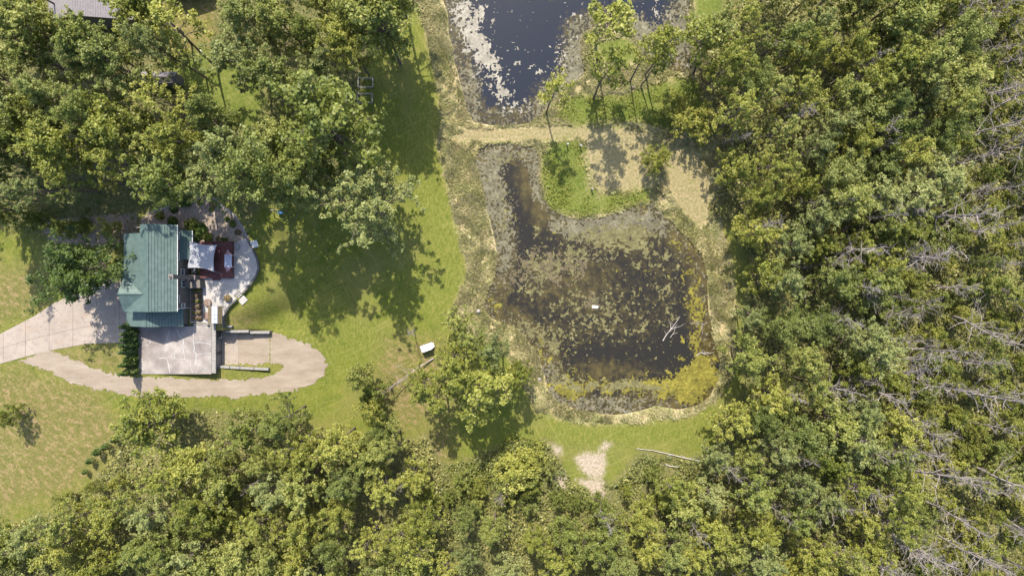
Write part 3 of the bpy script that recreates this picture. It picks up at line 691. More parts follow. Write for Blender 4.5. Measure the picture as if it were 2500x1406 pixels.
# ---- red brown timber deck with pergola
dk = thing('timber_deck', (W(540, 640, 3)[0], W(540, 640, 3)[1], 3), 'red brown raised timber deck beside the pale sail shade', 'deck')
zd = 3.7; X0, Y1 = W(487, 590, zd); X1, Y0 = W(568, 679, zd)
nb = 22
for i in range(nb):
    m = MB(); w_ = (X1 - X0) / nb; m.box(X0 + w_ * i + .012, X0 + w_ * (i + 1) - .012, Y0, Y1, zd - .06, zd + .004 * (i % 2)); part('plank', m, M['redwood'], dk)
m = MB(); m.box(X0 + .05, X1 - .05, Y0 + .03, Y1 - .03, 2.9, zd - .07); part('skirt', m, M['redwood'], dk)
xa, ya = W(519, 684, 3.3); xb, _ = W(537, 0, 3.3); m = MB(); m.box(xa, xb, ya, Y0 - .01, 2.9, 3.4); part('step', m, M['redwood'], dk)
m = MB()
for (a, b, c_, d) in ((X1 - .06, Y0, X1 - .06, Y1), (X0 + 2.2, Y1 - .06, X1, Y1 - .06)):
    m.tube([(a, b, zd + .95), (c_, d, zd + .95)], .05, 5)
    for i in range(6): t = i / 5; m.tube([(a + (c_ - a) * t, b + (d - b) * t, zd), (a + (c_ - a) * t, b + (d - b) * t, zd + .95)], .04, 5)
part('railing', m, M['redwood'], dk)
pg = thing('pergola', (W(557, 637, 4)[0], W(557, 637, 4)[1], zd), 'small louvred shelter with pointed plum canvas ends on the timber deck', 'pergola')
zq = 5.2; xa, ya = W(548.3, 622.7, zq); xb, yb = W(566.2, 651.5, zq)
for i in range(9):
    w_ = (xb - xa) / 9; m = MB(); m.box(xa + w_ * i + .02, xa + w_ * (i + 1) - .03, yb, ya, zq - .03, zq + .03); part('slat', m, M['polycarb'], pg)
for (tip, yy) in (((555.5, 609), ya), ((554.5, 664), yb)):
    tx, ty = W(*tip, zd + .8); m = MB(); m.poly([(xa, yy, zq - .02), (xb, yy, zq - .02), (tx, ty, zd + .8)]); m.poly([(xa, yy, zq - .06), (tx, ty, zd + .76), (xb, yy, zq - .06)]); part('canvas_end', m, M['plumcloth'], pg)
for (a, b) in ((xa, ya), (xb, ya), (xa, yb), (xb, yb)):
    m = MB(); m.box(a - .04, a + .04, b - .04, b + .04, zd, zq - .035); part('post', m, M['white'], pg)

# sail shade
cs = [W(461.6, 587.7, 5.9) + (5.9,), W(529, 598, 5.5) + (5.5,), W(523, 663, 5.9) + (5.9,), W(456.5, 654.3, 5.5) + (5.5,)]
A, B, C3, D3 = map(Vector, cs); ctr = (A + B + C3 + D3) / 4
sh = thing('sail_shade', (ctr.x, ctr.y, G0), 'pale grey four cornered sail shade stretched over the terrace', 'sail shade')
n_ = 16; m = MB(); b0 = 0
for i in range(n_ + 1):
    for j in range(n_ + 1):
        s_, t = i / n_, j / n_; p = A.lerp(B, s_).lerp(D3.lerp(C3, s_), t); bow = .13 * (4 * s_ * (1 - s_) * (abs(t - .5) * 2) ** 2 + 4 * t * (1 - t) * (abs(s_ - .5) * 2) ** 2)
        p = p + (ctr - p) * bow; p.z -= .25 * 16 * s_ * (1 - s_) * t * (1 - t) * .5; m.v.append(tuple(p))
for i in range(n_):
    for j in range(n_): q0 = i * (n_ + 1) + j; m.f.append([q0, q0 + n_ + 1, q0 + n_ + 2, q0 + 1]); m.mi.append(0)
part('cloth', m, M['sail'], sh)
for p, d in ((B, (.25, .2)), (C3, (.5, -.35))):
    m = MB(); m.tube([(p.x + d[0], p.y + d[1], G0), (p.x, p.y, p.z + .1)], .06, 8); part('post', m, M['greymetal'], sh)

# sheltered spa hut at the south end of the patio
hb = thing('spa_shelter', (W(526, 768, 4)[0], W(526, 768, 4)[1], 3), 'small shelter with a clear ridge strip and mossy side roofs by the terrace', 'shelter')
zt_, ze_ = 5.4, 4.7
xa, ya = W(508.5, 747, ze_); xb, yb = W(542.5, 789, ze_); xc, _ = W(516.5, 0, zt_); xd, _ = W(531, 0, zt_)
m = MB(); courses(m, (xa, yb, ze_), (xa, ya, ze_), (xc, ya, zt_), (xc, yb, zt_), 3); part('side_roof', m, M['mossroof'], hb)
m = MB(); courses(m, (xb, yb, ze_), (xb, ya, ze_), (xd, ya, zt_), (xd, yb, zt_), 3); part('side_roof', m, M['mossroof'], hb)
for i in range(4):
    for j in range(2):
        m = MB(); h_ = (ya - yb) / 4; w_ = (xd - xc) / 2; m.box(xc + w_ * j + .02, xc + w_ * (j + 1) - .02, yb + h_ * i + .03, yb + h_ * (i + 1) - .03, zt_, zt_ + .04); part('pane', m, M['polycarb'], hb)
for a in (xa + .15, xc, xd, xb - .15):
    for b in (ya - .1, yb + .1): m = MB(); m.box(a - .05, a + .05, b - .05, b + .05, G0, ze_ - .15); part('post', m, M['greymetal'], hb)
    m = MB(); m.tube([(a, ya, ze_ - .1), (a + .05, ya + .85, ze_ + .25)], .035, 5); part('rafter_end', m, M['white'], hb)
# round things
for px, py, lab in ((507, 739, 'round brown wicker daybed north west of the spa shelter'), (506, 772, 'round brown wicker daybed beside the spa shelter')):
    x, y = W(px, py, 3.3); o = thing('daybed', (x, y, 3.06), lab, 'daybed')
    m = MB(); m.lathe(x, y, [(.62, 3.06), (.66, 3.4), (.6, 3.42), (.58, 3.35)], 20); part('base', m, M['brownround'], o)
    m = MB(); m.lathe(x, y, [(.57, 3.35), (.56, 3.44), (.4, 3.47)], 20); part('cushion', m, M['soilbed'], o)
for px, py, sq, lab in ((472, 662, 1, 'square air conditioning unit with round fan below the sail shade corner'), (475.5, 675, 0, 'dark round fan unit at the foot of the chimney')):
    x, y = W(px, py, 3.8); o = thing('air_conditioner', (x, y, 3.06), lab, 'air conditioner')
    m = MB()
    if sq: m.box(x - .38, x + .38, y - .38, y + .38, 3.06, 3.8)
    else: m.lathe(x, y, [(.36, 3.06), (.36, 3.7)], 16)
    part('casing', m, M['greymetal'] if sq else M['blackiron'], o)
    zt2 = 3.8 if sq else 3.7; m = MB(); m.lathe(x, y, [(.3, zt2 + .002), (.3, zt2 + .03)], 16); part('fan_guard', m, M['blackiron'], o)
    m = MB(); m.lathe(x, y, [(.09, zt2 + .032), (.09, zt2 + .06)], 8); part('hub', m, M['white'], o)
x, y = W(557, 728, 3.3); o = thing('planter', (x, y, 3.06), 'round stone planter full of tan ornamental grass beside the patio steps', 'planter'); PLNT = o
m = MB(); m.lathe(x, y, [(.5, 3.06), (.62, 3.45), (.55, 3.47), (.5, 3.4)], 20); part('bowl', m, M['stone'], o)
x, y = W(575, 603, 3.2); o = thing('ring_bench', (x, y, 3.06), 'small curved grey bench on the patio beside the deck', 'bench')
m = MB()
for i in range(7):
    a = R_(-80 + 27 * i); m.obox(x + .55 * math.cos(a), y + .55 * math.sin(a), .22, .28, 3.3, 3.42, a)
part('seat', m, M['greymetal'], o)
m = MB()
for a in (-1.2, 0, 1.2): m.obox(x + .55 * math.cos(a), y + .55 * math.sin(a), .1, .2, 3.06, 3.3, a)
part('leg', m, M['greymetal'], o)
# narrow planting beds beside the east wall
BEDS = []
for i, py in enumerate((709.5, 722.5, 735.5, 749, 763.5, 777.5)):
    x0, y0 = W(468.5, py, 3.1); x1, _ = W(495, 0, 3.1); o = thing('raised_bed', ((x0 + x1) / 2, y0, 3.06), ['northernmost narrow raised bed with green shrub', 'second narrow raised bed from the north with dry brown plants', 'third narrow raised bed with a dark green shrub', 'fourth narrow raised bed with a reddish cushion of plants', 'fifth narrow raised bed with a tan oval plant', 'southernmost narrow raised bed next to the terrace'][i] + (' beside the house wall' if i < 5 else ''), 'raised bed', 'raised beds along the east wall of the house')
    L, w_ = x1 - x0, .34; out = [((x0 + x1) / 2 + (L / 2 - w_) * sx + w_ * math.cos(a), y0 + w_ * math.sin(a)) for sx, lo in ((1, -90), (-1, 90)) for a in [R_(lo + 22.5 * j) for j in range(9)]]
    m = MB(); m.prism(out, 3.06, 3.34); part('edging', m, M['darkstone'], o)
    inn = [((a - (x0 + x1) / 2) * .93 + (x0 + x1) / 2, (b - y0) * .76 + y0) for a, b in out]; m = MB(); m.prism(inn, 3.345, 3.38); part('soil', m, M['soilbed'], o)
    BEDS.append((o, x0, x1, y0, i))
bx0, by0 = W(466, 785, 3); bx1, by1 = W(497, 704, 3); m = MB(); m.box(bx0, bx1 - .1, by0, by1, 3.0, 3.085); o = m.build('mulch_bed', M['soilbed'], None, ((bx0+bx1)/2, (by0+by1)/2, 3)); tag(o, kind='structure')
# pole lying across the terrace corner
m = MB(); a = W(479, 791, TZ); b_ = W(510, 794, TZ); m.tube([(a[0], a[1], TZ + .12), (b_[0], b_[1], TZ + .12)], .04, 6); o = m.build('pole', M['greymetal'], None, (a[0], a[1], TZ)); tag(o, 'thin metal pole lying at the north edge of the concrete terrace', 'pole')
m = MB(); x, y = b_; m.lathe(x, y, [(.3, TZ + .05), (.12, TZ + .3), (.05, TZ + .6)], 8); o = m.build('patio_heater', M['blackiron'], None, (x, y, TZ)); tag(o, 'small dark cone shaped stand at the corner of the concrete terrace', 'stand')

# ---- neighbours at the top
nb_ = thing('neighbour_house', (W(195, -60, 3)[0], W(195, -60, 3)[1], 3), 'neighbouring house with pale grey shingle roof half hidden by trees', 'house')
ze_, zr2 = 7.2, 9.2
xa = W(119, 0, ze_)[0]; xr = W(180, 0, zr2)[0]; xb = W(330, 0, ze_)[0]; xr = (xa + xb) / 2 - 2.3; y0 = W(0, 48, ze_)[1]; y0r = W(0, 33, zr2)[1]; y1 = y0 + 17
m = MB(); courses(m, (xb, y0 - .1, ze_), (xb, y1, ze_), (xr, y1, zr2), (xr, y0 - .1, zr2), 26, .03); courses(m, (xa, y0 - .1, ze_), (xa, y1, ze_), (xr, y1, zr2), (xr, y0 - .1, zr2), 14, .03); part('roof', m, M['shingle'], nb_)
m = MB(); m.box(xa + .5, xb - .5, y0 + .2, y1 - .3, 2.5, ze_ - .2)
b = len(m.v); P3 = [(xa + .5, ze_ - .2), (xb - .5, ze_ - .2), (xr, zr2 - .3)]
m.v += [(x, y0 + .19, z) for x, z in P3] + [(x, y0 + .4, z) for x, z in P3]; m.f += [[b, b+1, b+2], [b+5, b+4, b+3], [b, b+1, b+4, b+3], [b+1, b+2, b+5, b+4], [b+2, b, b+3, b+5]]; m.mi += [0] * 5
part('wall', m, M['greywall'], nb_)
n2 = thing('neighbour_barn', (W(440, -60, 3)[0], W(440, -60, 3)[1], 3), 'dark roofed outbuilding at the top edge casting a hard shadow on the bare clearing', 'barn')
xa = W(382, 0, 7)[0]; xb = W(497, 0, 7)[0] ; y0 = W(0, -38, 7)[1]
m = MB(); m.box(xa + .3, xb - .3, y0 + .3, y0 + 8, 2.5, 6.6); part('wall', m, M['greywall'], n2)
m = MB(); xm_ = (xa + xb) / 2; courses(m, (xb, y0, 6.7), (xb, y0 + 8.4, 6.7), (xm_, y0 + 8.4, 8.4), (xm_, y0, 8.4), 12); courses(m, (xa, y0, 6.7), (xa, y0 + 8.4, 6.7), (xm_, y0 + 8.4, 8.4), (xm_, y0, 8.4), 12); part('roof', m, M['shingle'], n2)
sd = thing('shed', (W(393, 190, 3)[0], W(393, 190, 3)[1], 3), 'small garden shed with pale grey roof showing through the northern wood', 'shed')
zs = 5.6; xa, ya = W(345, 176, zs); xb, yb = W(433, 203, zs); ym = (ya + yb) / 2
m = MB(); m.box(xa + .2, xb - .2, yb + .2, ya - .2, 2.8, 5.5)
b = len(m.v); P3 = [(yb + .2, 5.5), (ya - .2, 5.5), (ym, 6.3)]
for xx in (xb - .21, xa + .41): 
    b = len(m.v); m.v += [(xx, y, z) for y, z in P3] + [(xx - .2, y, z) for y, z in P3]; m.f += [[b, b+1, b+2], [b+5, b+4, b+3], [b, b+1, b+4, b+3], [b+1, b+2, b+5, b+4], [b+2, b, b+3, b+5]]; m.mi += [0] * 5
part('wall', m, M['wall'], sd)
m = MB(); courses(m, (xa, ya, zs), (xb, ya, zs), (xb, ym, 6.5), (xa, ym, 6.5), 5); courses(m, (xa, yb, zs), (xb, yb, zs), (xb, ym, 6.5), (xa, ym, 6.5), 5); part('roof', m, M['shingle'], sd)

# ---- frames on the lawn
for px, py, lab in ((892, 202, 'northern one of two grey metal frames standing in the shade on the lawn'), (890.5, 240, 'southern one of two grey metal frames standing in the shade on the lawn')):
    zb_ = zt(*W(px, py)); x, y = W(px, py, zb_ + .9); o = thing('metal_frame', (x, y, zb_), lab, 'frame', 'grey frames on the lawn')
    hx, hy = 1.28, .78
    for a0, b0_, a1, b1 in ((-hx, -hy, hx, -hy), (hx, -hy, hx, hy), (hx, hy, -hx, hy), (-hx, hy, -hx, -hy)):
        m = MB(); m.tube([(x + a0, y + b0_, zb_ + .9), (x + a1, y + b1, zb_ + .9)], .085, 5); part('rail', m, M['stone'], o)
        m = MB(); m.tube([(x + a0, y + b0_, zb_), (x + a0, y + b0_, zb_ + .9)], .05, 5); part('leg', m, M['blackiron'], o)
    m = MB(); m.tube([(x - hx, y - hy, zb_ + .12), (x + hx, y - hy, zb_ + .12)], .04, 5); m.tube([(x - hx, y + hy, zb_ + .12), (x + hx, y + hy, zb_ + .12)], .04, 5); part('lower_rail', m, M['blackiron'], o)
x, y = W(683, 516, 3.5); zb_ = zt(x, y); o = thing('play_swing', (x, y, zb_), 'timber swing frame with blue seat in the shade of the northern wood', 'swing')
m = MB(); m.tube([(x - 1.3, y + .1, zb_ + 2), (x + 1.4, y, zb_ + 2)], .07, 6); part('beam', m, M['stone'], o)
for sx in (-1.3, 1.4):
    for sy in (-.7, .7): m = MB(); m.tube([(x + sx, y + sy, zb_), (x + sx, y, zb_ + 2)], .05, 5); part('leg', m, M['bark'], o)
m = MB(); m.box(x - .5, x + .5, y - .35, y + .05, zb_ + .5, zb_ + .58); m.box(x - .5, x + .5, y - .37, y - .33, zb_ + .58, zb_ + 1.0); part('seat', m, M['blue'], o)
# white cart
x, y = W(1042, 848, 1.2); zb_ = zt(x, y); an = R_(20); o = thing('utility_cart', (x, y, zb_), 'white roofed golf cart parked in the shade edge of the clump', 'cart')
o.rotation_euler = (0, 0, an)
def lp(name, mb, mat): ob = mb.build(name, mat, o, (0, 0, 0)); return ob
m = MB(); m.prism([(-.95, -.5), (-.85, -.56), (.8, -.56), (.95, -.45), (1.0, 0), (.95, .45), (.8, .56), (-.85, .56), (-.95, .5)], 1.72, 1.80); m.prism([(-.8, -.42), (.78, -.42), (.82, .42), (-.8, .42)], 1.803, 1.84); lp('canopy', m, M['whitepaint'])
m = MB(); m.prism([(-1.15, -.5), (1.0, -.5), (1.22, -.3), (1.22, .3), (1.0, .5), (-1.15, .5)], .3, .62); m.prism([(.55, -.5), (1.0, -.45), (1.15, 0), (1.0, .45), (.55, .5)], .62, .95); lp('body', m, M['whitepaint'])
m = MB(); m.box(-.5, .05, -.48, .48, .62, .85); m.box(-.55, -.45, -.48, .48, .85, 1.2); lp('seat', m, M['stone'])
for sx in (-.7, .75):
    for sy in (-.5, .5):
        m = MB(); m.tube([(sx, sy - .08, .24), (sx, sy + .08, .24)], .24, 14); lp('wheel', m, M['blackiron'])
        m = MB(); m.tube([(sx * .9, sy * .9, .6), (sx * .9, sy * .9, 1.72)], .03, 5); lp('post', m, M['greymetal'])
# float on the pond
x, y = W(1453, 749); an = R_(-6); m = MB(); m.obox(x, y, 1.0, .42, WZ - .05, WZ + .2, an); m.obox(x, y, .8, .3, WZ + .202, WZ + .25, an)
o = m.build('pond_float', M['whitepaint'], None, (x, y, WZ)); tag(o, 'white rectangular float in the middle of the lower pond', 'float')
# posts
for px, py, h_, lab in ((1384, 356, 1.3, 'short post westernmost in the bright green weeds'), (1416, 359, 1.2, 'short dark post east of the first in the weeds'), (1430, 346, 1.3, 'crooked dark stump at the edge of the mown strip'), (1444, 464, 1.1, 'short post with a pale cap at the corner of the mown strip')):
    x, y = W(px, py); z = zt(x, y); m = MB(); m.tube([(x, y, z - .1), (x + .02, y + .03, z + h_ * .6), (x + (.25 if 'crooked' in lab else .05), y + .05, z + h_)], [.12, .1, .09], 8)
    o = m.build('post', M['bark'], None, (x, y, z)); tag(o, lab, 'post')
    if 'crooked' not in lab: m = MB(); m.obox(x + .05, y + .05, .32, .3, z + h_, z + h_ + .1, .3); o2 = m.build('post_cap', M['kerbstone'] if '1444' in str(px) else M['greymetal'], o, (x, y, z))
# stones at the pond edge, small pale ball
for px, py, r_, lab in ((1095, 512, .0, ''), (490, 127, .28, 'pale round ball on the edge of the bare clearing'), (1317, 925, .3, 'pale boulder on the west bank of the lower pond'), (1168, 760, .4, 'pale stone at the western tip of the lower pond'), (1545, 215, .35, 'dark rough stump near the bent trunks')):
    if r_ == 0: continue
    x, y = W(px, py, 3 if px < 600 else 0); z = zt(x, y); m = MB(); rr = random.Random(px)
    m.lathe(x, y, [(r_ * .8, z - .05), (r_, z + r_ * .4), (r_ * .8, z + r_ * .9), (r_ * .3, z + r_ * 1.2)], 9)
    for i, v in enumerate(m.v): m.v[i] = (v[0] + rr.gauss(0, .03), v[1] + rr.gauss(0, .03), v[2])
    o = m.build('ball' if 'ball' in lab else 'stump' if 'stump' in lab else 'stone', M['bark'] if 'stump' in lab else M['whitepaint'] if 'ball' in lab else M['stone'], None, (x, y, z)); tag(o, lab, 'ball' if 'ball' in lab else 'stump' if 'stump' in lab else 'stone')
# driveway marker lamps are too small to build; fallen logs
def log(name, pts, r0, r1, mat, label, cat, branches=0, seed=0, z=None):
    P = [W(a, b) for a, b in pts]; P3 = []
    for i in range(len(P) - 1):
        for j in range(4):
            t = j / 4; x = P[i][0] + (P[i + 1][0] - P[i][0]) * t; y = P[i][1] + (P[i + 1][1] - P[i][1]) * t; P3.append((x, y, (zt(x, y) if z is None else z) + r0 + .12))
    x, y = P[-1]; P3.append((x, y, (zt(x, y) if z is None else z) + .2)); n_ = len(P3)
    m = MB(); m.tube(P3, [r0 + (r1 - r0) * i / (n_ - 1) for i in range(n_)], 7)
    rr = random.Random(seed)
    o = m.build(name, mat, None, P3[0]); tag(o, label, cat)
    for i in range(branches):
        m = MB(); q_ = P3[rr.randrange(n_ // 4, n_ - 1)]; d = Vector(P3[-1]) - Vector(P3[0]); d.normalize(); an = math.atan2(d.y, d.x) + rr.choice((-1, 1)) * rr.uniform(.3, 1.0); L = rr.uniform(.6, 2.0)
        m.tube([q_, (q_[0] + L * .5 * math.cos(an), q_[1] + L * .5 * math.sin(an), q_[2] + .15), (q_[0] + L * math.cos(an + .2), q_[1] + L * math.sin(an + .2), q_[2] + .2)], [.045, .03, .015], 4)
        m.build('branch', mat, o, P3[0])
    return o
log('fallen_log', [(1716,1126),(1696,1122),(1668,1116),(1636,1108),(1590,1098),(1552,1094)], .12, .05, M['palewood'], 'long white fallen log on the ground at the south edge of the lawn', 'log', 2, 1)
log('fallen_log', [(1656,1139),(1632,1136),(1620,1131),(1592,1132)], .10, .05, M['palewood'], 'shorter crooked white log just south of the long fallen log', 'log', 2, 2)
log('fallen_log', [(1354,1169),(1362,1180),(1368,1192),(1372,1204)], .13, .07, M['deadwood'], 'curved grey log beside the small bare sand patch', 'log', 0, 3)
log('fallen_branch', [(1618,832),(1626,818),(1638,803),(1648,790),(1660,772)], .09, .03, M['palewood'], 'long pale branch lying in the south east of the lower pond', 'branch', 6, 4, WZ)
log('fallen_branch', [(1636,824),(1645,812),(1650,795)], .05, .02, M['palewood'], 'thin pale branch beside the longer one in the lower pond', 'branch', 3, 5, WZ)
log('fallen_branch', [(1726,788),(1716,792),(1706,786),(1700,800)], .06, .03, M['deadwood'], 'small grey branch tangle on the ochre algae at the east bank', 'branch', 7, 6, WZ)
log('fallen_branch', [(1700,868),(1710,860),(1720,864),(1728,860)], .07, .03, M['palewood'], 'pinkish pale branch on the algae near the south east corner', 'branch', 6, 7, WZ)
log('fallen_branch', [(1520,998),(1526,1008),(1535,1006)], .05, .03, M['palewood'], 'tiny pale twig at the south shore of the lower pond', 'branch', 2, 8, WZ)
log('fallen_log', [(2425,708),(2460,705),(2505,700)], .2, .16, M['deadwood'], 'thick grey log lying at the far east edge of the forest', 'log', 0, 9, 1.5)

# ------------------------------------------------------------------ trees: prototypes
def tube_np(Vl, Fl, pts, rad, k=5):
    P = np.asarray(pts, float); n = len(P); b = sum(len(v) for v in Vl)
    T = np.gradient(P, axis=0); T /= np.linalg.norm(T, axis=1)[:, None] + 1e-9
    ref = np.where(np.abs(T[:, 2:3]) < .9, np.array([[0, 0, 1.]]), np.array([[1., 0, 0]]))
    U = np.cross(T, ref); U /= np.linalg.norm(U, axis=1)[:, None] + 1e-9; Wv = np.cross(T, U)
    a = np.arange(k) * 2 * math.pi / k
    ring = P[:, None] + (U[:, None] * np.cos(a)[None, :, None] + Wv[:, None] * np.sin(a)[None, :, None]) * np.asarray(rad)[:, None, None]
    Vl.append(ring.reshape(-1, 3))
    i = np.arange(n - 1)[:, None] * k; j = np.arange(k)[None, :]; j2 = (j + 1) % k
    Fl.append((b + np.stack([i + j, i + j2, i + k + j2, i + k + j], -1)).reshape(-1, 4))

def path(r, p, d, L, n, up=0., wig=.15):
    pts = [np.array(p, float)]; d = np.array(d, float); d /= np.linalg.norm(d)
    for i in range(n):
        d = d + r.normal(0, wig, 3) + np.array([0, 0, up]); d /= np.linalg.norm(d)
        pts.append(pts[-1] + d * L / n)
    return pts

def leaf_quads(r, C, Rad, n, size, tint, flat=.7):
    """n leaves around each clump centre"""
    m = len(C)
    off = r.normal(0, 1, (m, n, 3)); off /= np.linalg.norm(off, axis=2)[..., None] + 1e-9
    off *= (r.random((m, n, 1)) ** .45) * np.asarray(Rad)[:, None, None]; off[..., 2] *= flat
    P = (C[:, None] + off).reshape(-1, 3)
    outw = off.reshape(-1, 3) / (np.linalg.norm(off.reshape(-1, 3), axis=1)[:, None] + 1e-9)
    nrm = r.normal(0, .55, P.shape) + outw * .5 + np.array([0, .15, .6]); nrm /= np.linalg.norm(nrm, axis=1)[:, None]
    a = r.normal(0, 1, P.shape); U = np.cross(nrm, a); U /= np.linalg.norm(U, axis=1)[:, None]; Vv = np.cross(nrm, U)
    s = size * (.6 + .8 * r.random((len(P), 1)))
    w = s * .33
    Q = np.stack([P - U * s * .5, P - Vv * w + U * s * .05, P + U * s * .5, P + Vv * w + U * s * .05], 1).reshape(-1, 3)
    t = np.clip(np.repeat(tint, n) + r.normal(0, .16, len(P)), 0, 1)
    return Q, np.arange(len(Q)).reshape(-1, 4), np.repeat(t, 4)

def live_tree(name, seed, H, R, cb, limbs, leaves, lsize, cr, lmat, bmat, profile='oval', trunk_r=.24, lean=.3, up=.18, shapepow=1.0):
    r = np.random.default_rng(seed); Vl, Fl = [], []
    n = 9; tp = [np.array([0, 0, -.3])]; x = np.zeros(2); dv = r.normal(0, lean / n, 2)
    for i in range(1, n + 1):
        dv = dv + r.normal(0, .05, 2) * H / 20; x = x + dv; tp.append(np.array([x[0], x[1], H * .97 * i / n]))
    tp = np.array(tp); rad = trunk_r * (1 - .9 * np.linspace(0, 1, n + 1) ** 1.2); tube_np(Vl, Fl, tp, rad, 7)
    C = []; Rd = []
    def at(t):
        f = t * n; i = min(int(f), n - 1); return tp[i] + (tp[i + 1] - tp[i]) * (f - i)
    az = r.random() * 6
    for i in range(limbs):
        t = cb + (1 - cb) * ((i + r.random() * .8) / limbs) ** .9; t = min(t, .985)
        az += 2.4 + r.normal(0, .35); s = (t - cb) / (1 - cb)
        if profile == 'oval': pf = math.sin(math.pi * min(1, (s * .86 + .16))) ** .7
        elif profile == 'round': pf = math.sqrt(max(0.05, 1 - (s * 1.25 - .35) ** 2))
        else: pf = (1 - s) ** .7 * .9 + .15
        L = R * pf * (.5 + .8 * r.random()) + .3
        el = R_(12 + 58 * s + r.normal(0, 9))
        d = (math.cos(az) * math.cos(el), math.sin(az) * math.cos(el), math.sin(el))
        pts = path(r, at(t), d, L / max(.45, math.cos(el)) ** .5, 5, up * (1 - s) * .6, .13)
        lr = trunk_r * .38 * (1 - .6 * s) + .02; tube_np(Vl, Fl, pts, np.linspace(lr, .02, 6), 4)
        for q_ in (2, 3, 4, 5):
            if r.random() < .93:
                C.append(pts[q_] + r.normal(0, .22, 3)); Rd.append(cr * (.65 + .6 * r.random()) * (1.05 if q_ < 5 else .8))
            if q_ < 5 and L > 1.2:
                d2 = (pts[q_] - pts[q_ - 1]); d2 = d2 / np.linalg.norm(d2); sd = np.cross(d2, [0, 0, 1]) * (1 if r.random() < .5 else -1)
                p2 = path(r, pts[q_], d2 * .6 + sd * (.7 + .3 * r.random()) + np.array([0, 0, .15 + .3 * r.random()]), L * (.25 + .28 * r.random()), 3, .05, .2)
                tube_np(Vl, Fl, p2, np.linspace(lr * .45, .012, 4), 3)
                C.append(p2[-1]); Rd.append(cr * (.55 + .55 * r.random())); C.append(p2[-2] + r.normal(0, .15, 3)); Rd.append(cr * .75)
    C.append(tp[-1]); Rd.append(cr * .8)
    C = np.array(C); Rd = np.array(Rd)
    tint = np.clip(.5 + r.normal(0, .17, len(C)), 0, 1)
    Q, Fq, tt = leaf_quads(r, C, Rd, max(6, leaves // len(C)), lsize, tint)
    tm = mesh_np(name + '_trunk', np.concatenate(Vl), np.concatenate(Fl), bmat, None, True)
    cm = mesh_np(name + '_crown', Q, Fq, lmat, dict(tint=tt))
    return tm, cm

def dead_tree(seed, H, R, limbs=26, sparse=1.0, fork=False):
    r = np.random.default_rng(seed); Vl, Fl = [], []
    tp = path(r, (0, 0, -.3), (r.normal(0, .05), r.normal(0, .05), 1), H, 10, .04, .035)
    tube_np(Vl, Fl, tp, np.linspace(.21, .03, 11), 6); az = r.random() * 6
    for i in range(limbs):
        t = .3 + .68 * (i + r.random()) / limbs; f = t * 10; j = min(int(f), 9); p = tp[j] + (tp[j + 1] - tp[j]) * (f - j)
        az += 2.4 + r.normal(0, .4); s = (t - .3) / .7
        L = R * (1.1 - .75 * s) * (.4 + .8 * r.random()); el = R_(25 + 35 * s + r.normal(0, 12))
        pts = path(r, p, (math.cos(az) * math.cos(el), math.sin(az) * math.cos(el), math.sin(el)), L, 5, .08, .16)
        r0 = .07 * (1 - .5 * s); tube_np(Vl, Fl, pts, np.linspace(r0, .014, 6), 4)
        for q_ in (1, 2, 3, 4, 5):
            for _ in range(2):
                if r.random() < .8 * sparse:
                    d2 = pts[q_] - pts[q_ - 1]; d2 = d2 / np.linalg.norm(d2) + r.normal(0, .55, 3)
                    p2 = path(r, pts[q_], d2, L * (.2 + .3 * r.random()), 3, .03, .25); tube_np(Vl, Fl, p2, np.linspace(.028, .012, 4), 3)
                    if r.random() < .7:
                        p3 = path(r, p2[2], p2[3] - p2[2] + r.normal(0, .08, 3), L * .16, 2, 0, .3); tube_np(Vl, Fl, p3, np.linspace(.014, .008, 3), 3)
    return mesh_np('dead_branches', np.concatenate(Vl), np.concatenate(Fl), M['deadwood'], None, True)

NLV = 9800
LM3 = [M['leaf'], M['leaf_yellow'], M['leaf'], M['leaf_grey']]
TALL = [live_tree('tall', 100 + i, 22, 4.5, .34 + .05 * (i % 3), 40 + 4 * (i % 3), (13000, 9800, 7600)[i % 3], (.25, .31, .37)[i % 3], .56 + .06 * (i % 3), LM3[i % 4], M['bark'], 'oval' if i % 3 else 'cone') for i in range(9)]
TALLP = [live_tree('tallp', 130 + i, 20, 4.8, .34, 36, 8000, .32, .58, M['leaf_pale'], M['bark'], 'oval') for i in range(3)]
MIDT = [live_tree('mid', 150 + i, 14, 4.1, .28, 34, (10000, 7600)[i % 2], (.25, .32)[i % 2], .54 + .05 * (i % 3), LM3[(i + 1) % 4], M['bark'], 'round', .2) for i in range(7)]
BRT = [live_tree('bright', 170 + i, 13, 3.9, .25, 32, 7600, .30, .56, M['leaf_yellow' if i else 'leaf_bright'], M['bark'], 'round', .18) for i in range(3)]
DARKT = [live_tree('dark', 190 + i, 12, 4.6, .18, 40, 12000, .29, .62, M['leaf_dark'], M['bark'], 'round', .22) for i in range(1)]
BUSH = [live_tree('bush', 210 + i, 5, 2.9, .08, 22, 4600, .26, .5, LM3[(i + 1) % 4], M['bark'], 'round', .09) for i in range(4)]
BUSHB = [live_tree('bushb', 230 + i, 5, 2.9, .08, 22, 4600, .26, .5, M['leaf_yellow' if i % 2 else 'leaf_bright'], M['bark'], 'round', .09) for i in range(3)]
SPIND = [live_tree('spindly', 250 + i, 18, 2.5, .5, 15, 1700, .32, .5, M['leaf_yellow'], M['bark'], 'oval', .16, 1.5) for i in range(4)]
OPEN = [live_tree('open', 270 + i, 19, 3.9, .36, 24, 4800, .29, .46, (M['leaf_yellow'], M['leaf_pale'], M['leaf'], M['leaf_yellow'])[i], M['bark'], 'oval', .2, .8) for i in range(4)]
DEAD = [dead_tree(300 + i, 19, 3.6, 24, .75) for i in range(6)]
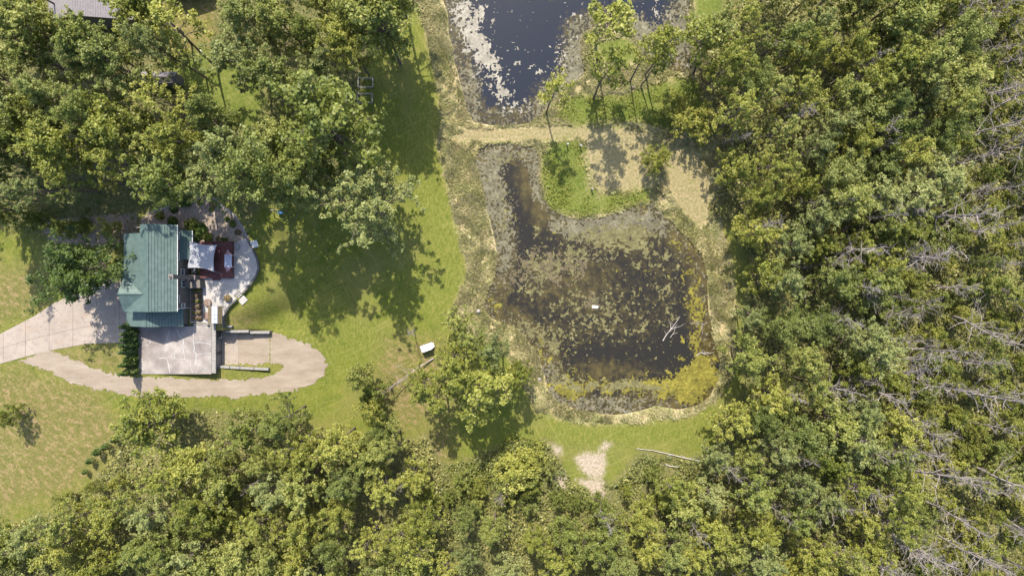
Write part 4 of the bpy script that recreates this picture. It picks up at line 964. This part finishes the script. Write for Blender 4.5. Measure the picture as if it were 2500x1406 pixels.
LONE = [live_tree('lone', 95, 19, 6.8, .2, 52, 17000, .32, .6, M['leaf_pale'], M['bark'], 'round', .3)]
BH = {'TALL': 22, 'TALLP': 20, 'MIDT': 14, 'BRT': 13, 'DARKT': 12, 'BUSH': 5, 'BUSHB': 5, 'SPIND': 18, 'DEAD': 19}
BH['LONE'] = 19; BH['OPEN'] = 19; PR = dict(LONE=LONE, OPEN=OPEN, TALL=TALL, TALLP=TALLP, MIDT=MIDT, BRT=BRT, DARKT=DARKT, BUSH=BUSH, BUSHB=BUSHB, SPIND=SPIND)
NAME = dict(LONE='broad_tree', OPEN='slender_tree', TALL='tall_tree', TALLP='tall_tree', MIDT='leafy_tree', BRT='leafy_tree', DARKT='broad_tree', BUSH='bush', BUSHB='bush', SPIND='slender_tree')
rt = random.Random(77)
counts = {}
def plant(kind, x, y, h, label, group=None, wide=1.0, tilt=(0, 0), vi=None, cat=None, name=None):
    z = zt(x, y)
    s = h / BH[kind]
    i = vi if vi is not None else rt.randrange(10 ** 6)
    if kind == 'DEAD':
        o = link(name or 'dead_tree', DEAD[i % len(DEAD)], None, (x, y, z)); tag(o, label, cat or 'dead tree', group)
    else:
        o = thing(name or NAME[kind], (x, y, z), label, cat or ('bush' if kind[:4] == 'BUSH' else 'tree'), group)
        tm, cm = PR[kind][i % len(PR[kind])]
        link('trunk', tm, o); link('crown', cm, o)
    w_ = wide * s * (1 if vi is not None else rt.uniform(.78, 1.2))
    o.scale = (w_, w_, s); o.rotation_euler = (tilt[0], tilt[1], rt.random() * 6.283)
    counts[kind] = counts.get(kind, 0) + 1
    return o
def app(kind, px, py, h, label, group=None, wide=1.0, frac=.68, **k):
    """stand a tree where its crown is seen at photo pixel (px,py)"""
    x, y = W(px, py, 1.5); zb = zt(x, y)
    x, y = W(px, py, zb + h * frac); return plant(kind, x, y, h, label, group, wide, **k)

def pip(poly, x, y):
    c = False; n = len(poly)
    for i in range(n):
        (x0, y0), (x1, y1) = poly[i], poly[(i + 1) % n]
        if (y0 > y) != (y1 > y) and x < x0 + (y - y0) * (x1 - x0) / (y1 - y0): c = not c
    return c
LM = [('the green roofed house', 375, 620), ('the small grey shed', 390, 190), ('the neighbouring shingle roof', 200, 25), ('the bare clearing', 445, 90), ('the metal frames', 890, 220),
      ('the lone pale tree', 900, 505), ('the upper pond', 1300, 120), ('the round grassy island', 1490, 120), ('the sand patch', 1445, 1140), ('the white cart', 1042, 848), ('the white fallen log', 1640, 1112),
      ('the gravel loop', 700, 930), ('the dry western lawn', 90, 1090), ('the yellow algae corner', 1740, 930), ('the east bank of the lower pond', 1740, 700), ('the mown strip', 1680, 450), ('the dark tree by the drive', 205, 640),
      ('the top right corner', 2500, 0), ('the bottom right corner', 2500, 1406), ('the bottom left corner', 0, 1406), ('the middle of the right edge', 2500, 720), ('the forest top edge', 2050, 0), ('the bottom edge', 1950, 1406), ('the bottom edge', 900, 1406), ('the bottom edge', 1400, 1406), ('the top left corner', 0, 0), ('the curved evergreen row', 250, 1100)]
DIRS = ['east', 'north east', 'north', 'north west', 'west', 'south west', 'south', 'south east']
LOOK = dict(OPEN='open feathery tree', TALL='tall tree', TALLP='tall pale green tree', MIDT='rounded leafy tree', BRT='bright green tree', BUSH='low green bush', BUSHB='low bright bush', SPIND='slender tree', DEAD='bare dead tree', DARKT='dark tree')
def auto(kind, px, py, h):
    nm, lx, ly = min(LM, key=lambda l: (l[1] - px) ** 2 + (l[2] - py) ** 2)
    d = math.hypot(px - lx, py - ly); k_ = DIRS[int(round(math.degrees(math.atan2(ly - py, px - lx)) / 45)) % 8]
    w_ = 'just' if d < 45 else 'a little' if d < 100 else 'a short way' if d < 165 else 'some way' if d < 240 else 'well' if d < 330 else 'far'
    return f'{LOOK[kind]} {w_} {k_} of {nm}'
placed = []
def fill(poly, dmin, pick, n_try, seed, holes=(), own=None):
    r = random.Random(seed); out = []
    xs = [a for a, b in poly]; ys = [b for a, b in poly]; mine = []
    for _ in range(n_try):
        x = r.uniform(min(xs), max(xs)); y = r.uniform(min(ys), max(ys))
        if not pip(poly, x, y): continue
        if any(pip(h_, x, y) for h_ in holes): continue
        d = dmin * (.85 + .4 * r.random())
        if any((x - a) ** 2 + (y - b) ** 2 < d * d for a, b in mine): continue
        mine.append((x, y)); out.append((x, y, r.random()))
    return out

# ---- single trees that the photograph lets you point at
app('LONE', 903, 503, 20, 'pale green broad tree standing alone at the east edge of the northern wood', wide=1.0, frac=.6, vi=0)
app('DARKT', 203, 645, 11, 'dark green round tree beside the concrete drive, west of the house', wide=1.55, vi=0)
app('BRT', 390, 1035, 12, 'bushy bright green tree at the bend south of the gravel loop', wide=1.45, vi=0)
app('BUSHB', 28, 1010, 4.5, 'small round yellow green bush alone on the dry western lawn', wide=.75, cat='bush', vi=0)
app('SPIND', 1482, 18, 23, 'tall leaning slender tree whose trunk crosses the round grassy island', wide=1.3, vi=0)
app('SPIND', 1478, 175, 22, 'slender yellow green tree south of the round grassy island', wide=1.05, vi=1)
app('SPIND', 1342, 232, 17, 'sparse small tree at the narrow causeway between the two ponds', wide=1.1, vi=2)
for px, py, h, lab in ((1575, 135, 20, 'slender tree with bent trunk, western one of the trio by the upper pond inlet'), (1612, 125, 19, 'slender tree, eastern one of the trio by the upper pond inlet'), (1590, 170, 14, 'shorter slender tree between its taller neighbours by the upper pond inlet')):
    app('SPIND', px, py, h, lab)
app('SPIND', 1745, 120, 18, 'slender tree with a strongly leaning pale trunk east of the upper pond inlet', wide=1.5, vi=0)
app('BUSHB', 1640, 260, 4, 'yellow green thicket bush in the lush patch south of the upper pond', wide=1.2)
app('BUSHB', 1600, 395, 5, 'bright yellow green bush between the mown strips north of the lower pond', wide=.9)
app('BUSHB', 1690, 300, 5, 'bright bush against the dark forest edge east of the lush patch', wide=1.1)
app('BUSHB', 1625, 90, 4, 'small green bush growing in the shallows of the upper pond', wide=.8)
C_ = 'trees of the clump west of the lower pond'
for px, py, kd, h, lab, wd in ((1110, 800, 'OPEN', 15, 'northernmost leafy tree of the clump west of the lower pond', .95), (1100, 868, 'OPEN', 18, 'tall tree in the middle of the clump, beside the white cart', .95), (1150, 850, 'OPEN', 16, 'leafy tree on the north east side of the clump west of the lower pond', .95),
        (1225, 880, 'OPEN', 17, 'easternmost leafy tree of the clump, next to the lower pond bank', .95), (1175, 920, 'SPIND', 18, 'slender tree in the south east of the clump', 1.6), (1120, 935, 'OPEN', 18, 'tall leafy tree south in the clump, casting shadow over bare soil', 1.0), (1225, 940, 'SPIND', 15, 'slender tree at the south east corner of the clump', 1.6),
        (1028, 930, 'OPEN', 16, 'leafy tree on the west side of the clump beside the dead limb', 1.0), (1075, 975, 'SPIND', 15, 'slender tree at the south west corner of the clump', 1.5),
        (1268, 915, 'BRT', 12, 'yellow green tree at the far east of the clump, over the pond bank', .65), (1165, 990, 'SPIND', 15, 'slender southernmost tree of the clump', 1.5),
        (885, 915, 'MIDT', 11, 'leafy tree west of the clump, standing apart on the lawn', .7), (900, 1005, 'BRT', 11, 'leafy tree on the lawn between the clump and the southern wood', .75), (940, 1050, 'MIDT', 11, 'rounded leafy tree where the lawn narrows above the southern wood', .8), (915, 955, 'BUSH', 6, 'low leafy bush on the lawn west of the clump', .7)):
    app(kd, px, py, h, lab, C_ if px > 1000 else None, wd, vi=int(px))
x_, y_ = W(1062, 872); o = plant('DEAD', x_, y_, 13, 'large grey dead limb leaning out over the lawn west of the clump', vi=1, tilt=(0, R_(-66)), name='leaning_dead_tree'); o.rotation_euler[2] = R_(24)
x_, y_ = W(770, 1065); o = plant('DEAD', x_, y_, 14, 'pale dead tree toppling across the north edge of the southern wood', vi=3, tilt=(0, R_(-50)), name='leaning_dead_tree'); o.rotation_euler[2] = R_(35); o.location.z += 2
app('DEAD', 1000, 812, 8, 'spindly dead tree beside the white cart', vi=2)
app('DEAD', 720, 1085, 15, 'large pale dead tree at the north edge of the southern wood', vi=0)
app('DEAD', 985, 1165, 14, 'grey dead tree at the east end of the southern wood, over dark shade', vi=3)
app('DEAD', 1220, 1215, 10, 'dead tree in the low scrub south of the clump', vi=4)
app('DEAD', 1475, 1270, 15, 'dead tree south of the bare sand patch', vi=2)
app('DEAD', 45, 470, 14, 'pale dead tree in the west of the northern wood', vi=1)
app('BUSH', 1250, 1150, 5.5, 'rounded green bush west of the sand patch', wide=1.1); app('BUSHB', 1300, 1120, 4, 'bright low bush at the edge of the lawn near the sand patch', wide=1.1)
app('BUSHB', 1290, 1190, 3.5, 'bright low scrub bush south of the shaded lawn', wide=1.1)
app('BUSH', 165, 1215, 3.5, 'small olive bush at the west end of the southern wood', wide=.6)

# ---- northern wood
LW = [(-90,-90),(955,-90),(925,0),(885,90),(835,180),(822,300),(800,400),(775,450),(740,462),(650,468),(560,448),(470,465),(350,430),(310,420),(250,420),(150,440),(40,470),(-90,510)]
LH = [[(70,-95),(345,-95),(330,100),(110,100)],[(345,-95),(595,-95),(585,140),(500,170),(400,150),(345,100)],[(360,135),(480,125),(595,145),(650,230),(650,310),(590,310),(520,250),(430,240)],[(310,140),(460,140),(460,245),(310,245)]]
GRP = {'LW1': ('trees of the northern wood west of the neighbouring shed', 'leafy tree in the dense western part of the northern wood'),
       'LW2': ('trees of the northern wood behind the green roofed house', 'leafy tree in the northern wood directly behind the green roofed house'),
       'LW3': ('trees of the northern wood beside the lawn', 'tall tree in the eastern part of the northern wood, shading the lawn'),
       'LW4': ('trees around the neighbouring roofs', 'tall tree beside the neighbouring grey roofs at the north')}
for (x, y, t) in fill(LW, 74, None, 5200, 1, LH):
    gk = 'LW4' if (y < 130 and x < 620) else 'LW1' if x < 330 else 'LW3' if x > 600 else 'LW2'
    kd = 'TALLP' if t < .10 and x > 300 else 'OPEN' if t < .30 else 'TALL' if t < .88 else 'MIDT'
    h = 18 + 5 * t if kd != 'MIDT' else 14
    if y > 330 and x > 560: h = 25
    app(kd, x, y, h, auto(kd, x, y, h), GRP[gk][0], .95)
for px, py, h in ((365, 30, 20), (430, 90, 21), (105, 60, 20)):
    app('SPIND', px, py, h, auto('SPIND', px, py, 1), 'slender trees by the neighbouring roofs', 1.25)
for px, py in ((955, -50), (900, 20), (930, 62)): app('TALL', px, py, 26, auto('TALL', px, py, 1), GRP['LW3'][0], 1.05)
app('TALLP', 400, 120, 21, 'pale green tree with a leaning dark trunk above the small grey shed', wide=.7, vi=1)
# under storey along the south edge of that wood
for (x, y, t) in fill([(-60,480),(60,520),(120,530),(290,520),(300,560),(250,560),(100,570),(-60,560)], 60, None, 300, 3):
    app('BUSH', x, y, 4 + 2 * t, auto('BUSH', x, y, 1), 'shaded bushes under the northern wood', .8)
# ---- southern wood
BW = [(-80,1335),(60,1300),(150,1270),(230,1215),(290,1170),(350,1150),(480,1140),(520,1040),(600,1020),(660,985),(710,1010),(745,1090),(800,1090),(850,1050),(920,1055),(1000,1090),(1030,1165),(1030,1220),(1100,1260),(1230,1250),(1350,1255),(1390,1280),(1530,1275),(1600,1235),(1650,1200),(1650,1500),(-80,1500)]
GB = {0: ('trees of the southern wood beside the dry lawn', 'leafy tree in the southern wood near the dry western lawn'), 1: ('trees of the southern wood below the gravel loop', 'leafy tree in the southern wood south of the gravel loop'),
      2: ('low trees of the wood south of the sand patch', 'low leafy tree in the wood around the foot of the sand patch')}
for (x, y, t) in fill(BW, 72, None, 5600, 2):
    gk = 0 if x < 450 else 1 if x < 1060 else 2
    kd = 'OPEN' if t < .18 else 'MIDT' if t < .55 else 'BRT' if t < .68 else 'TALL' if t < .9 else 'TALLP'
    h = {'OPEN': 16, 'MIDT': 12 + 3 * t, 'BRT': 11, 'TALL': 16, 'TALLP': 15}[kd] * (.8 if gk == 2 else 1)
    app(kd, x, y, h, auto(kd, x, y, h), GB[gk][0], 1.0 if kd[:4] != 'TALL' else 1.15)
for i, (x, y, t) in enumerate(fill([(225,1190),(310,1150),(330,1170),(250,1230),(120,1320),(-60,1370),(-60,1330),(60,1290)], 42, None, 400, 5)):
    app('BUSHB' if t < .4 else 'BUSH', x, y, 3 + 2 * t, auto('BUSHB' if t < .4 else 'BUSH', x, y, 1), 'bushes rimming the southern wood', .75)
for i, (x, y, t) in enumerate(fill([(1050,1165),(1240,1150),(1330,1120),(1390,1210),(1540,1190),(1560,1140),(1720,1150),(1700,1240),(1040,1230)], 46, None, 500, 6, [[(1395,1100),(1495,1100),(1495,1230),(1400,1220)]])):
    app('BUSHB' if t < .35 else 'BUSH', x, y, 2.6 + 2 * t, auto('BUSHB' if t < .35 else 'BUSH', x, y, 1), 'scrub bushes around the sand patch', .8)
# ---- eastern forest
RW = [(1870,-80),(1830,60),(1730,40),(1690,110),(1730,210),(1760,270),(1830,330),(1790,400),(1775,470),(1785,530),(1835,560),(1845,620),(1800,680),(1790,740),(1815,800),(1790,850),(1840,900),(1825,960),(1790,1010),(1770,1080),(1730,1130),(1660,1190),(1660,1500),(2190,1500),(2200,1150),(2150,900),(2130,700),(2230,560),(2300,400),(2330,250),(2330,-80)]
GR = {0: ('trees of the dark forest at the north east', 'tree in the dark dense forest east of the upper pond'), 1: ('trees of the forest east of the lower pond', 'leafy tree in the forest along the east bank of the lower pond'),
      2: ('trees of the forest at the south east', 'leafy tree in the forest south east of the lower pond')}
for (x, y, t) in fill(RW, 72, None, 6500, 4):
    gk = 0 if y < 380 else 1 if y < 960 else 2
    kd = 'OPEN' if t < .16 else ('TALL' if t < .45 else 'MIDT' if t < .8 else 'TALLP') if gk == 0 else ('TALL' if t < .2 else 'MIDT' if t < .62 else 'BRT' if t < .82 else 'TALLP')
    h = {'TALL': 17 + 4 * t, 'MIDT': 11 + 5 * t, 'BRT': 11, 'TALLP': 15, 'OPEN': 17}[kd]
    if x < 1850 and y > 300: h = min(h, 12)
    app(kd, x, y, h, auto(kd, x, y, h), GR[gk][0], 1.0)
EW = [(2190,1500),(2200,1150),(2150,900),(2130,700),(2230,560),(2300,400),(2330,250),(2330,-80),(2600,-80),(2600,1500)]
for (x, y, t) in fill(EW, 56, None, 5200, 8):
    kd = 'BUSHB' if t < .45 else 'BUSH' if t < .9 else 'MIDT'
    app(kd, x, y, {'BUSHB': 3.6, 'BUSH': 3.4 + 1.5 * t, 'MIDT': 8}[kd], auto(kd, x, y, 1), 'low growth under the dead trees', 1.05 if kd != 'MIDT' else .9)
for i, (x, y, t) in enumerate(fill([(2250,-60),(2600,-60),(2600,1480),(2160,1480),(2200,1000),(2160,700),(2300,450)], 88, None, 3500, 9)):
    app('DEAD', x, y, 13 + 9 * t, auto('DEAD', x, y, 1), 'bare dead trees of the eastern forest', 1.15)
for i, (x, y, t) in enumerate(fill([(2080,300),(2260,300),(2280,1480),(1900,1480),(2050,1000)], 105, None, 900, 12)):
    app('DEAD', x, y, 14 + 8 * t, auto('DEAD', x, y, 1), 'bare dead trees of the eastern forest', 1.1)
for i, (x, y, t) in enumerate(fill([(1800,250),(2150,100),(2200,900),(2150,1480),(1500,1480),(1850,1000)], 150, None, 900, 10)):
    app('DEAD', x, y, 16 + 4 * t, auto('DEAD', x, y, 1), 'dead trees between the leafy trees', .8)

# ---- undergrowth (nobody could count it): leaves over the forest floor
def carpet(name, polys, n, seed, size, hmax, mat, label, cat, holes=(), grad=.25, zz=0):
    r = np.random.default_rng(seed); out = []
    for poly in polys:
        q = np.array(PW(poly, zz)); x0, y0 = np.maximum(q.min(0), (-103, -61)); x1, y1 = np.minimum(q.max(0), (103, 61))
        m = int(n * ((x1 - x0) * (y1 - y0)) / 1000)
        X = r.uniform(x0, x1, m); Y = r.uniform(y0, y1, m); kx = sdf(q, X, Y) > 0
        for h_ in holes: kx &= sdf(PW(h_, zz), X, Y) + 1.6 * (fbm(X * 1.3, Y * 1.3, 3) - .5) < .45
        X, Y = X[kx], Y[kx]
        hgt = hmax * np.clip(fbm(X * grad, Y * grad, 3) * 2.6 - .75, 0.03, 1) * (.55 + .45 * r.random(len(X)))
        kx = r.random(len(X)) < np.clip(.35 + hgt / hmax, 0, 1); X, Y, hgt = X[kx], Y[kx], hgt[kx]
        out.append(np.stack([X, Y, terrain(X, Y) + hgt], 1))
    C = np.concatenate(out)
    t = np.clip(.35 + .8 * (fbm(C[:, 0] * .5, C[:, 1] * .5, 3) - .4) + r.normal(0, .1, len(C)), 0, 1)
    Q, Fq, tt = leaf_quads(r, C, np.full(len(C), .12), 1, size, t)
    tag(link(name, mesh_np(name, Q, Fq, mat, dict(tint=tt))), label, cat, kind='stuff'); return len(C)
carpet('undergrowth', [FOREST_R], 17000, 21, .42, 1.9, M['weed'], 'low leafy undergrowth on the forest floor', 'undergrowth', holes=WEEDS + SAND)
carpet('scrub_weeds', WEEDS, 32000, 25, .36, 1.7, M['weed'], 'weeds growing around the bare sand patch', 'weeds', holes=SAND)
carpet('bright_weeds', [[(1240,1060),(1330,1075),(1350,1180),(1100,1180),(1090,1140),(1190,1120)]], 30000, 27, .34, .8, M['leaf_bright'], 'bright green weeds at the south edge of the lawn', 'weeds')
carpet('wood_undergrowth', [FOREST_L], 6000, 22, .34, .8, M['leaf_dark'], 'thin low plants in the shade of the northern wood', 'undergrowth', holes=CLEAR + GREENCLEAR + [[(90,-60),(520,-60),(520,120),(90,60)]], zz=3)
carpet('lush_weeds', LUSH[1:2] + LUSH[0:1], 26000, 23, .26, .45, M['leaf_bright'], 'lush bright green weeds between the two ponds', 'weeds')

def blades(name, poly, holes, n, seed, label):
    r = np.random.default_rng(seed); q = np.array(PW(poly)); x0, y0 = np.maximum(q.min(0), (-103, -58)); x1, y1 = np.minimum(q.max(0), (103, 58))
    X = r.uniform(x0, x1, n); Y = r.uniform(y0, y1, n); kx = sdf(q, X, Y) > 0
    for h_ in holes: kx &= sdf(PW(h_), X, Y) < 0
    kx &= fbm(X * .6 + 5, Y * .6, 3) + .35 * r.random(n) > .55
    X, Y = X[kx], Y[kx]; m = len(X); Z = terrain(X, Y)
    ang = fbm(X * .25, Y * .25, 2) * 14 + r.normal(0, .5, m); L = .3 + .35 * r.random(m); hh = .2 + .4 * r.random(m); w_ = .07 + .08 * r.random(m)
    dx, dy = np.cos(ang), np.sin(ang)
    Q = np.stack([np.stack([X - dy * w_, Y + dx * w_, Z], 1), np.stack([X + dy * w_, Y - dx * w_, Z], 1), np.stack([X + dx * L, Y + dy * L, Z + hh], 1)], 1).reshape(-1, 3)
    t = np.clip(.3 + .9 * (fbm(X * .4, Y * .4, 4) - .35) + r.normal(0, .28, m), 0, 1)
    tag(link(name, mesh_np(name, Q, np.arange(3 * m).reshape(-1, 3), M['grassblade'], dict(tint=np.repeat(t, 3)))), label, 'grass', kind='stuff')
blades('rough_grass', ROUGH, [POND_A, POND_B] + LUSH + TAN, 330000, 51, 'unmown pale grass around the ponds')
# neighbours that still share a description are told apart by their order from west to east
same = {}
for o in list(COL.objects):
    if o.parent is None and o.get('label') and o.get('category') in ('tree', 'bush', 'dead tree'): same.setdefault(o['label'], []).append(o)
for lab, L in same.items():
    if len(L) > 1:
        L.sort(key=lambda o: o.location.x); n_ = len(L)
        names = {2: ['western', 'eastern'], 3: ['western', 'middle', 'eastern'], 4: ['westernmost', 'second westernmost', 'second easternmost', 'easternmost']}.get(n_)
        if names is None: names = ['westernmost'] + ['ABCDEFGH'[0]] * 0 + ['%s from the west' % w for w in ('second', 'third', 'fourth', 'fifth', 'sixth', 'seventh', 'eighth')][:n_ - 2] + ['easternmost']
        for o, w in zip(L, names): o['label'] = f'{w} {lab}' if 'from the' not in w else f'{lab}, {w}'
print('COUNTS', counts)

# ------------------------------------------------------------------ small garden plants
def thuja(name, seed, H, R, tip=1.0, stem=.06, n=2600, size=.2, mat='thuja'):
    r = np.random.default_rng(seed); m = 260
    t = r.random(m) ** .8; a = r.random(m) * 6.283
    prof = (np.sin(np.pi * np.clip(t * .8 + .2, 0, 1)) ** .6) * (1 - t) ** tip * 1.35
    rad = R * prof * (.75 + .3 * np.sin(a * 5 + t * 9) * .4)
    z = H * (stem + (1 - stem) * t)
    C = np.stack([rad * np.cos(a), rad * np.sin(a), z], 1)
    Q, Fq, tt = leaf_quads(r, C, np.full(m, .2 * R / .7), n // m, size, np.clip(.4 + .3 * r.normal(0, 1, m) * .5, 0, 1), 1.4)
    Vl, Fl = [], []; tube_np(Vl, Fl, np.array([(0, 0, -.1), (0, 0, H * .4), (0, 0, H * .9)]), [.07, .05, .02], 5)
    return mesh_np(name + '_trunk', np.concatenate(Vl), np.concatenate(Fl), M['bark'], None, True), mesh_np(name + '_foliage', Q, Fq, M[mat], dict(tint=tt))
TH = [thuja('arborvitae', 400 + i, 5.2, .78, .8) for i in range(3)]
TOP = [thuja('topiary', 410 + i, 2.6, .52, .45, .35, 1300, .15) for i in range(2)]
ordn = ['northernmost, tucked under the front roof', 'second from the house', 'third from the house', 'fourth from the house', 'fifth from the house', 'sixth, shorter than its neighbours', 'seventh, second from the gravel path', 'southernmost, beside the gravel path']
for i, (tx, ty) in enumerate(((297,799),(302,816.5),(301,830),(299,845.5),(297,861),(309,879),(297,893),(293,914))):
    h = (4.9, 4.8, 4.8, 5.0, 5.2, 4.0, 5.2, 5.4)[i]; X_ = W(338.3, 0, 3)[0] - .45 + .1 * (i % 2); y = W(0, ty, 3 + h)[1]
    o = thing('arborvitae', (X_, y, 3.0), 'narrow arborvitae in the row by the terrace wall, ' + ordn[i], 'conifer', 'arborvitae row along the terrace')
    tm, cm = TH[i % 3]; link('trunk', tm, o); link('foliage', cm, o); s_ = h / 5.2; o.scale = (1.05, 1.05, s_); o.rotation_euler = (0, 0, i * 1.3)
o7 = ['southernmost', 'second from the south', 'third from the south', 'fourth from the south', 'fifth from the south', 'sixth, against the bushy tree', 'northernmost, half hidden by the bushy tree']
for i, (bx, by, h) in enumerate(((217.5,1147.5,2.0),(231.5,1120,2.5),(251,1098,3.0),(272,1085,3.0),(295,1067,3.0),(313,1047,2.6),(318,1032,2.2))):
    x, y = W(bx, by, 3); z = zt(x, y); x, y = W(bx, by, z)
    o = thing('small_topiary', (x, y, z), 'small clipped evergreen, ' + o7[i] + ' in the curved row', 'topiary', 'curved row of small evergreens')
    tm, cm = TOP[i % 2]; link('trunk', tm, o); link('foliage', cm, o); s_ = h / 2.6; o.scale = (s_, s_, s_); o.rotation_euler = (0, 0, i * 1.7)
def ball_shrub(name, seed, R, mat, n=1500, size=.2):
    r = np.random.default_rng(seed); m = 90; d = r.normal(0, 1, (m, 3)); d[:, 2] = np.abs(d[:, 2]); d /= np.linalg.norm(d, axis=1)[:, None]
    C = d * R * (.65 + .3 * r.random((m, 1))); C[:, 2] = C[:, 2] * .9 + .1
    Q, Fq, tt = leaf_quads(r, C, np.full(m, R * .28), n // m, size, np.clip(.5 + r.normal(0, .2, m), 0, 1)); return mesh_np(name, Q, Fq, mat, dict(tint=tt))
BS = {'g': ball_shrub('green_shrub', 1, .7, M['leaf_bright']), 'd': ball_shrub('dark_shrub', 2, .7, M['leaf_dark']), 'y': ball_shrub('dry_shrub', 3, .7, M['dry'])}
for px, py, r_, kd, lab in ((389,526,.75,'g','round green clipped shrub in the gravel bed north of the house'),(423,510,.7,'d','dark round shrub against the stone edging'),(419,541,.85,'d','dark shrub at the north wall of the house'),(452,492,1.1,'d','large dark shrub at the north edge of the gravel bed'),
        (470,552,1.3,'g','large green shrub at the north east corner of the house'),(488,562,1.2,'d','dark spreading shrub between the house and the sail shade'),(459,571,.9,'d','dark shrub close to the bay roof'),(507,580,.8,'g','bright green shrub beside the timber deck'),(477,578,.8,'d','dark shrub next to the sail shade corner'),
        (514,491,.45,'d','small shrub at the top of the gravel bed'),(519,500,.55,'y','brownish shrub near the north stone edging'),(515,511,.4,'d','little dark shrub in the middle of the gravel bed'),(553,535,.45,'d','small dark shrub near the curved edging'),(567,546,.6,'d','dark round shrub at the east rim of the gravel bed'),
        (578,567,.5,'y','low dry shrub at the east end of the gravel bed'),(533,584,.5,'y','low dry shrub north of the timber deck'),(547,586,.45,'d','small shrub just north of the timber deck'),(205,552,1.3,'g','bright round shrub north of the dark tree by the drive'),(180,558,1.0,'d','dark shrub north west of the dark tree'),(345,556,.7,'g','leafy shrub at the north west corner of the house'),(487,495,.5,'g','small green shrub inside the north stone edging')):
    x, y = W(px, py, 3.4); z = zt(x, y); o = link('shrub', BS[kd], None, (x, y, z)); s_ = r_ / .7; o.scale = (s_, s_, s_); o.rotation_euler = (0, 0, px); tag(o, lab, 'shrub')
for (o, x0, x1, y, i) in BEDS:
    kd = 'gygyyy'[i]; me = BS[{'g': 'g', 'y': 'y'}[kd]]
    c = link('plants', me, o); c.location = ((x1 - x0) * .22, 0, .25); c.scale = (.75, .38, .6)
    c = link('plants', BS['d'] if i % 2 == 0 else BS['y'], o); c.location = (-(x1 - x0) * .2, 0, .22); c.scale = (.6, .32, .35); c.name = 'plants'
c = link('ornamental_grass', BS['y'], PLNT); c.location = (0, 0, .35); c.scale = (.85, .85, .7)
# bed plant near terrace
for i, (px, py) in enumerate(((516, 205),)): pass
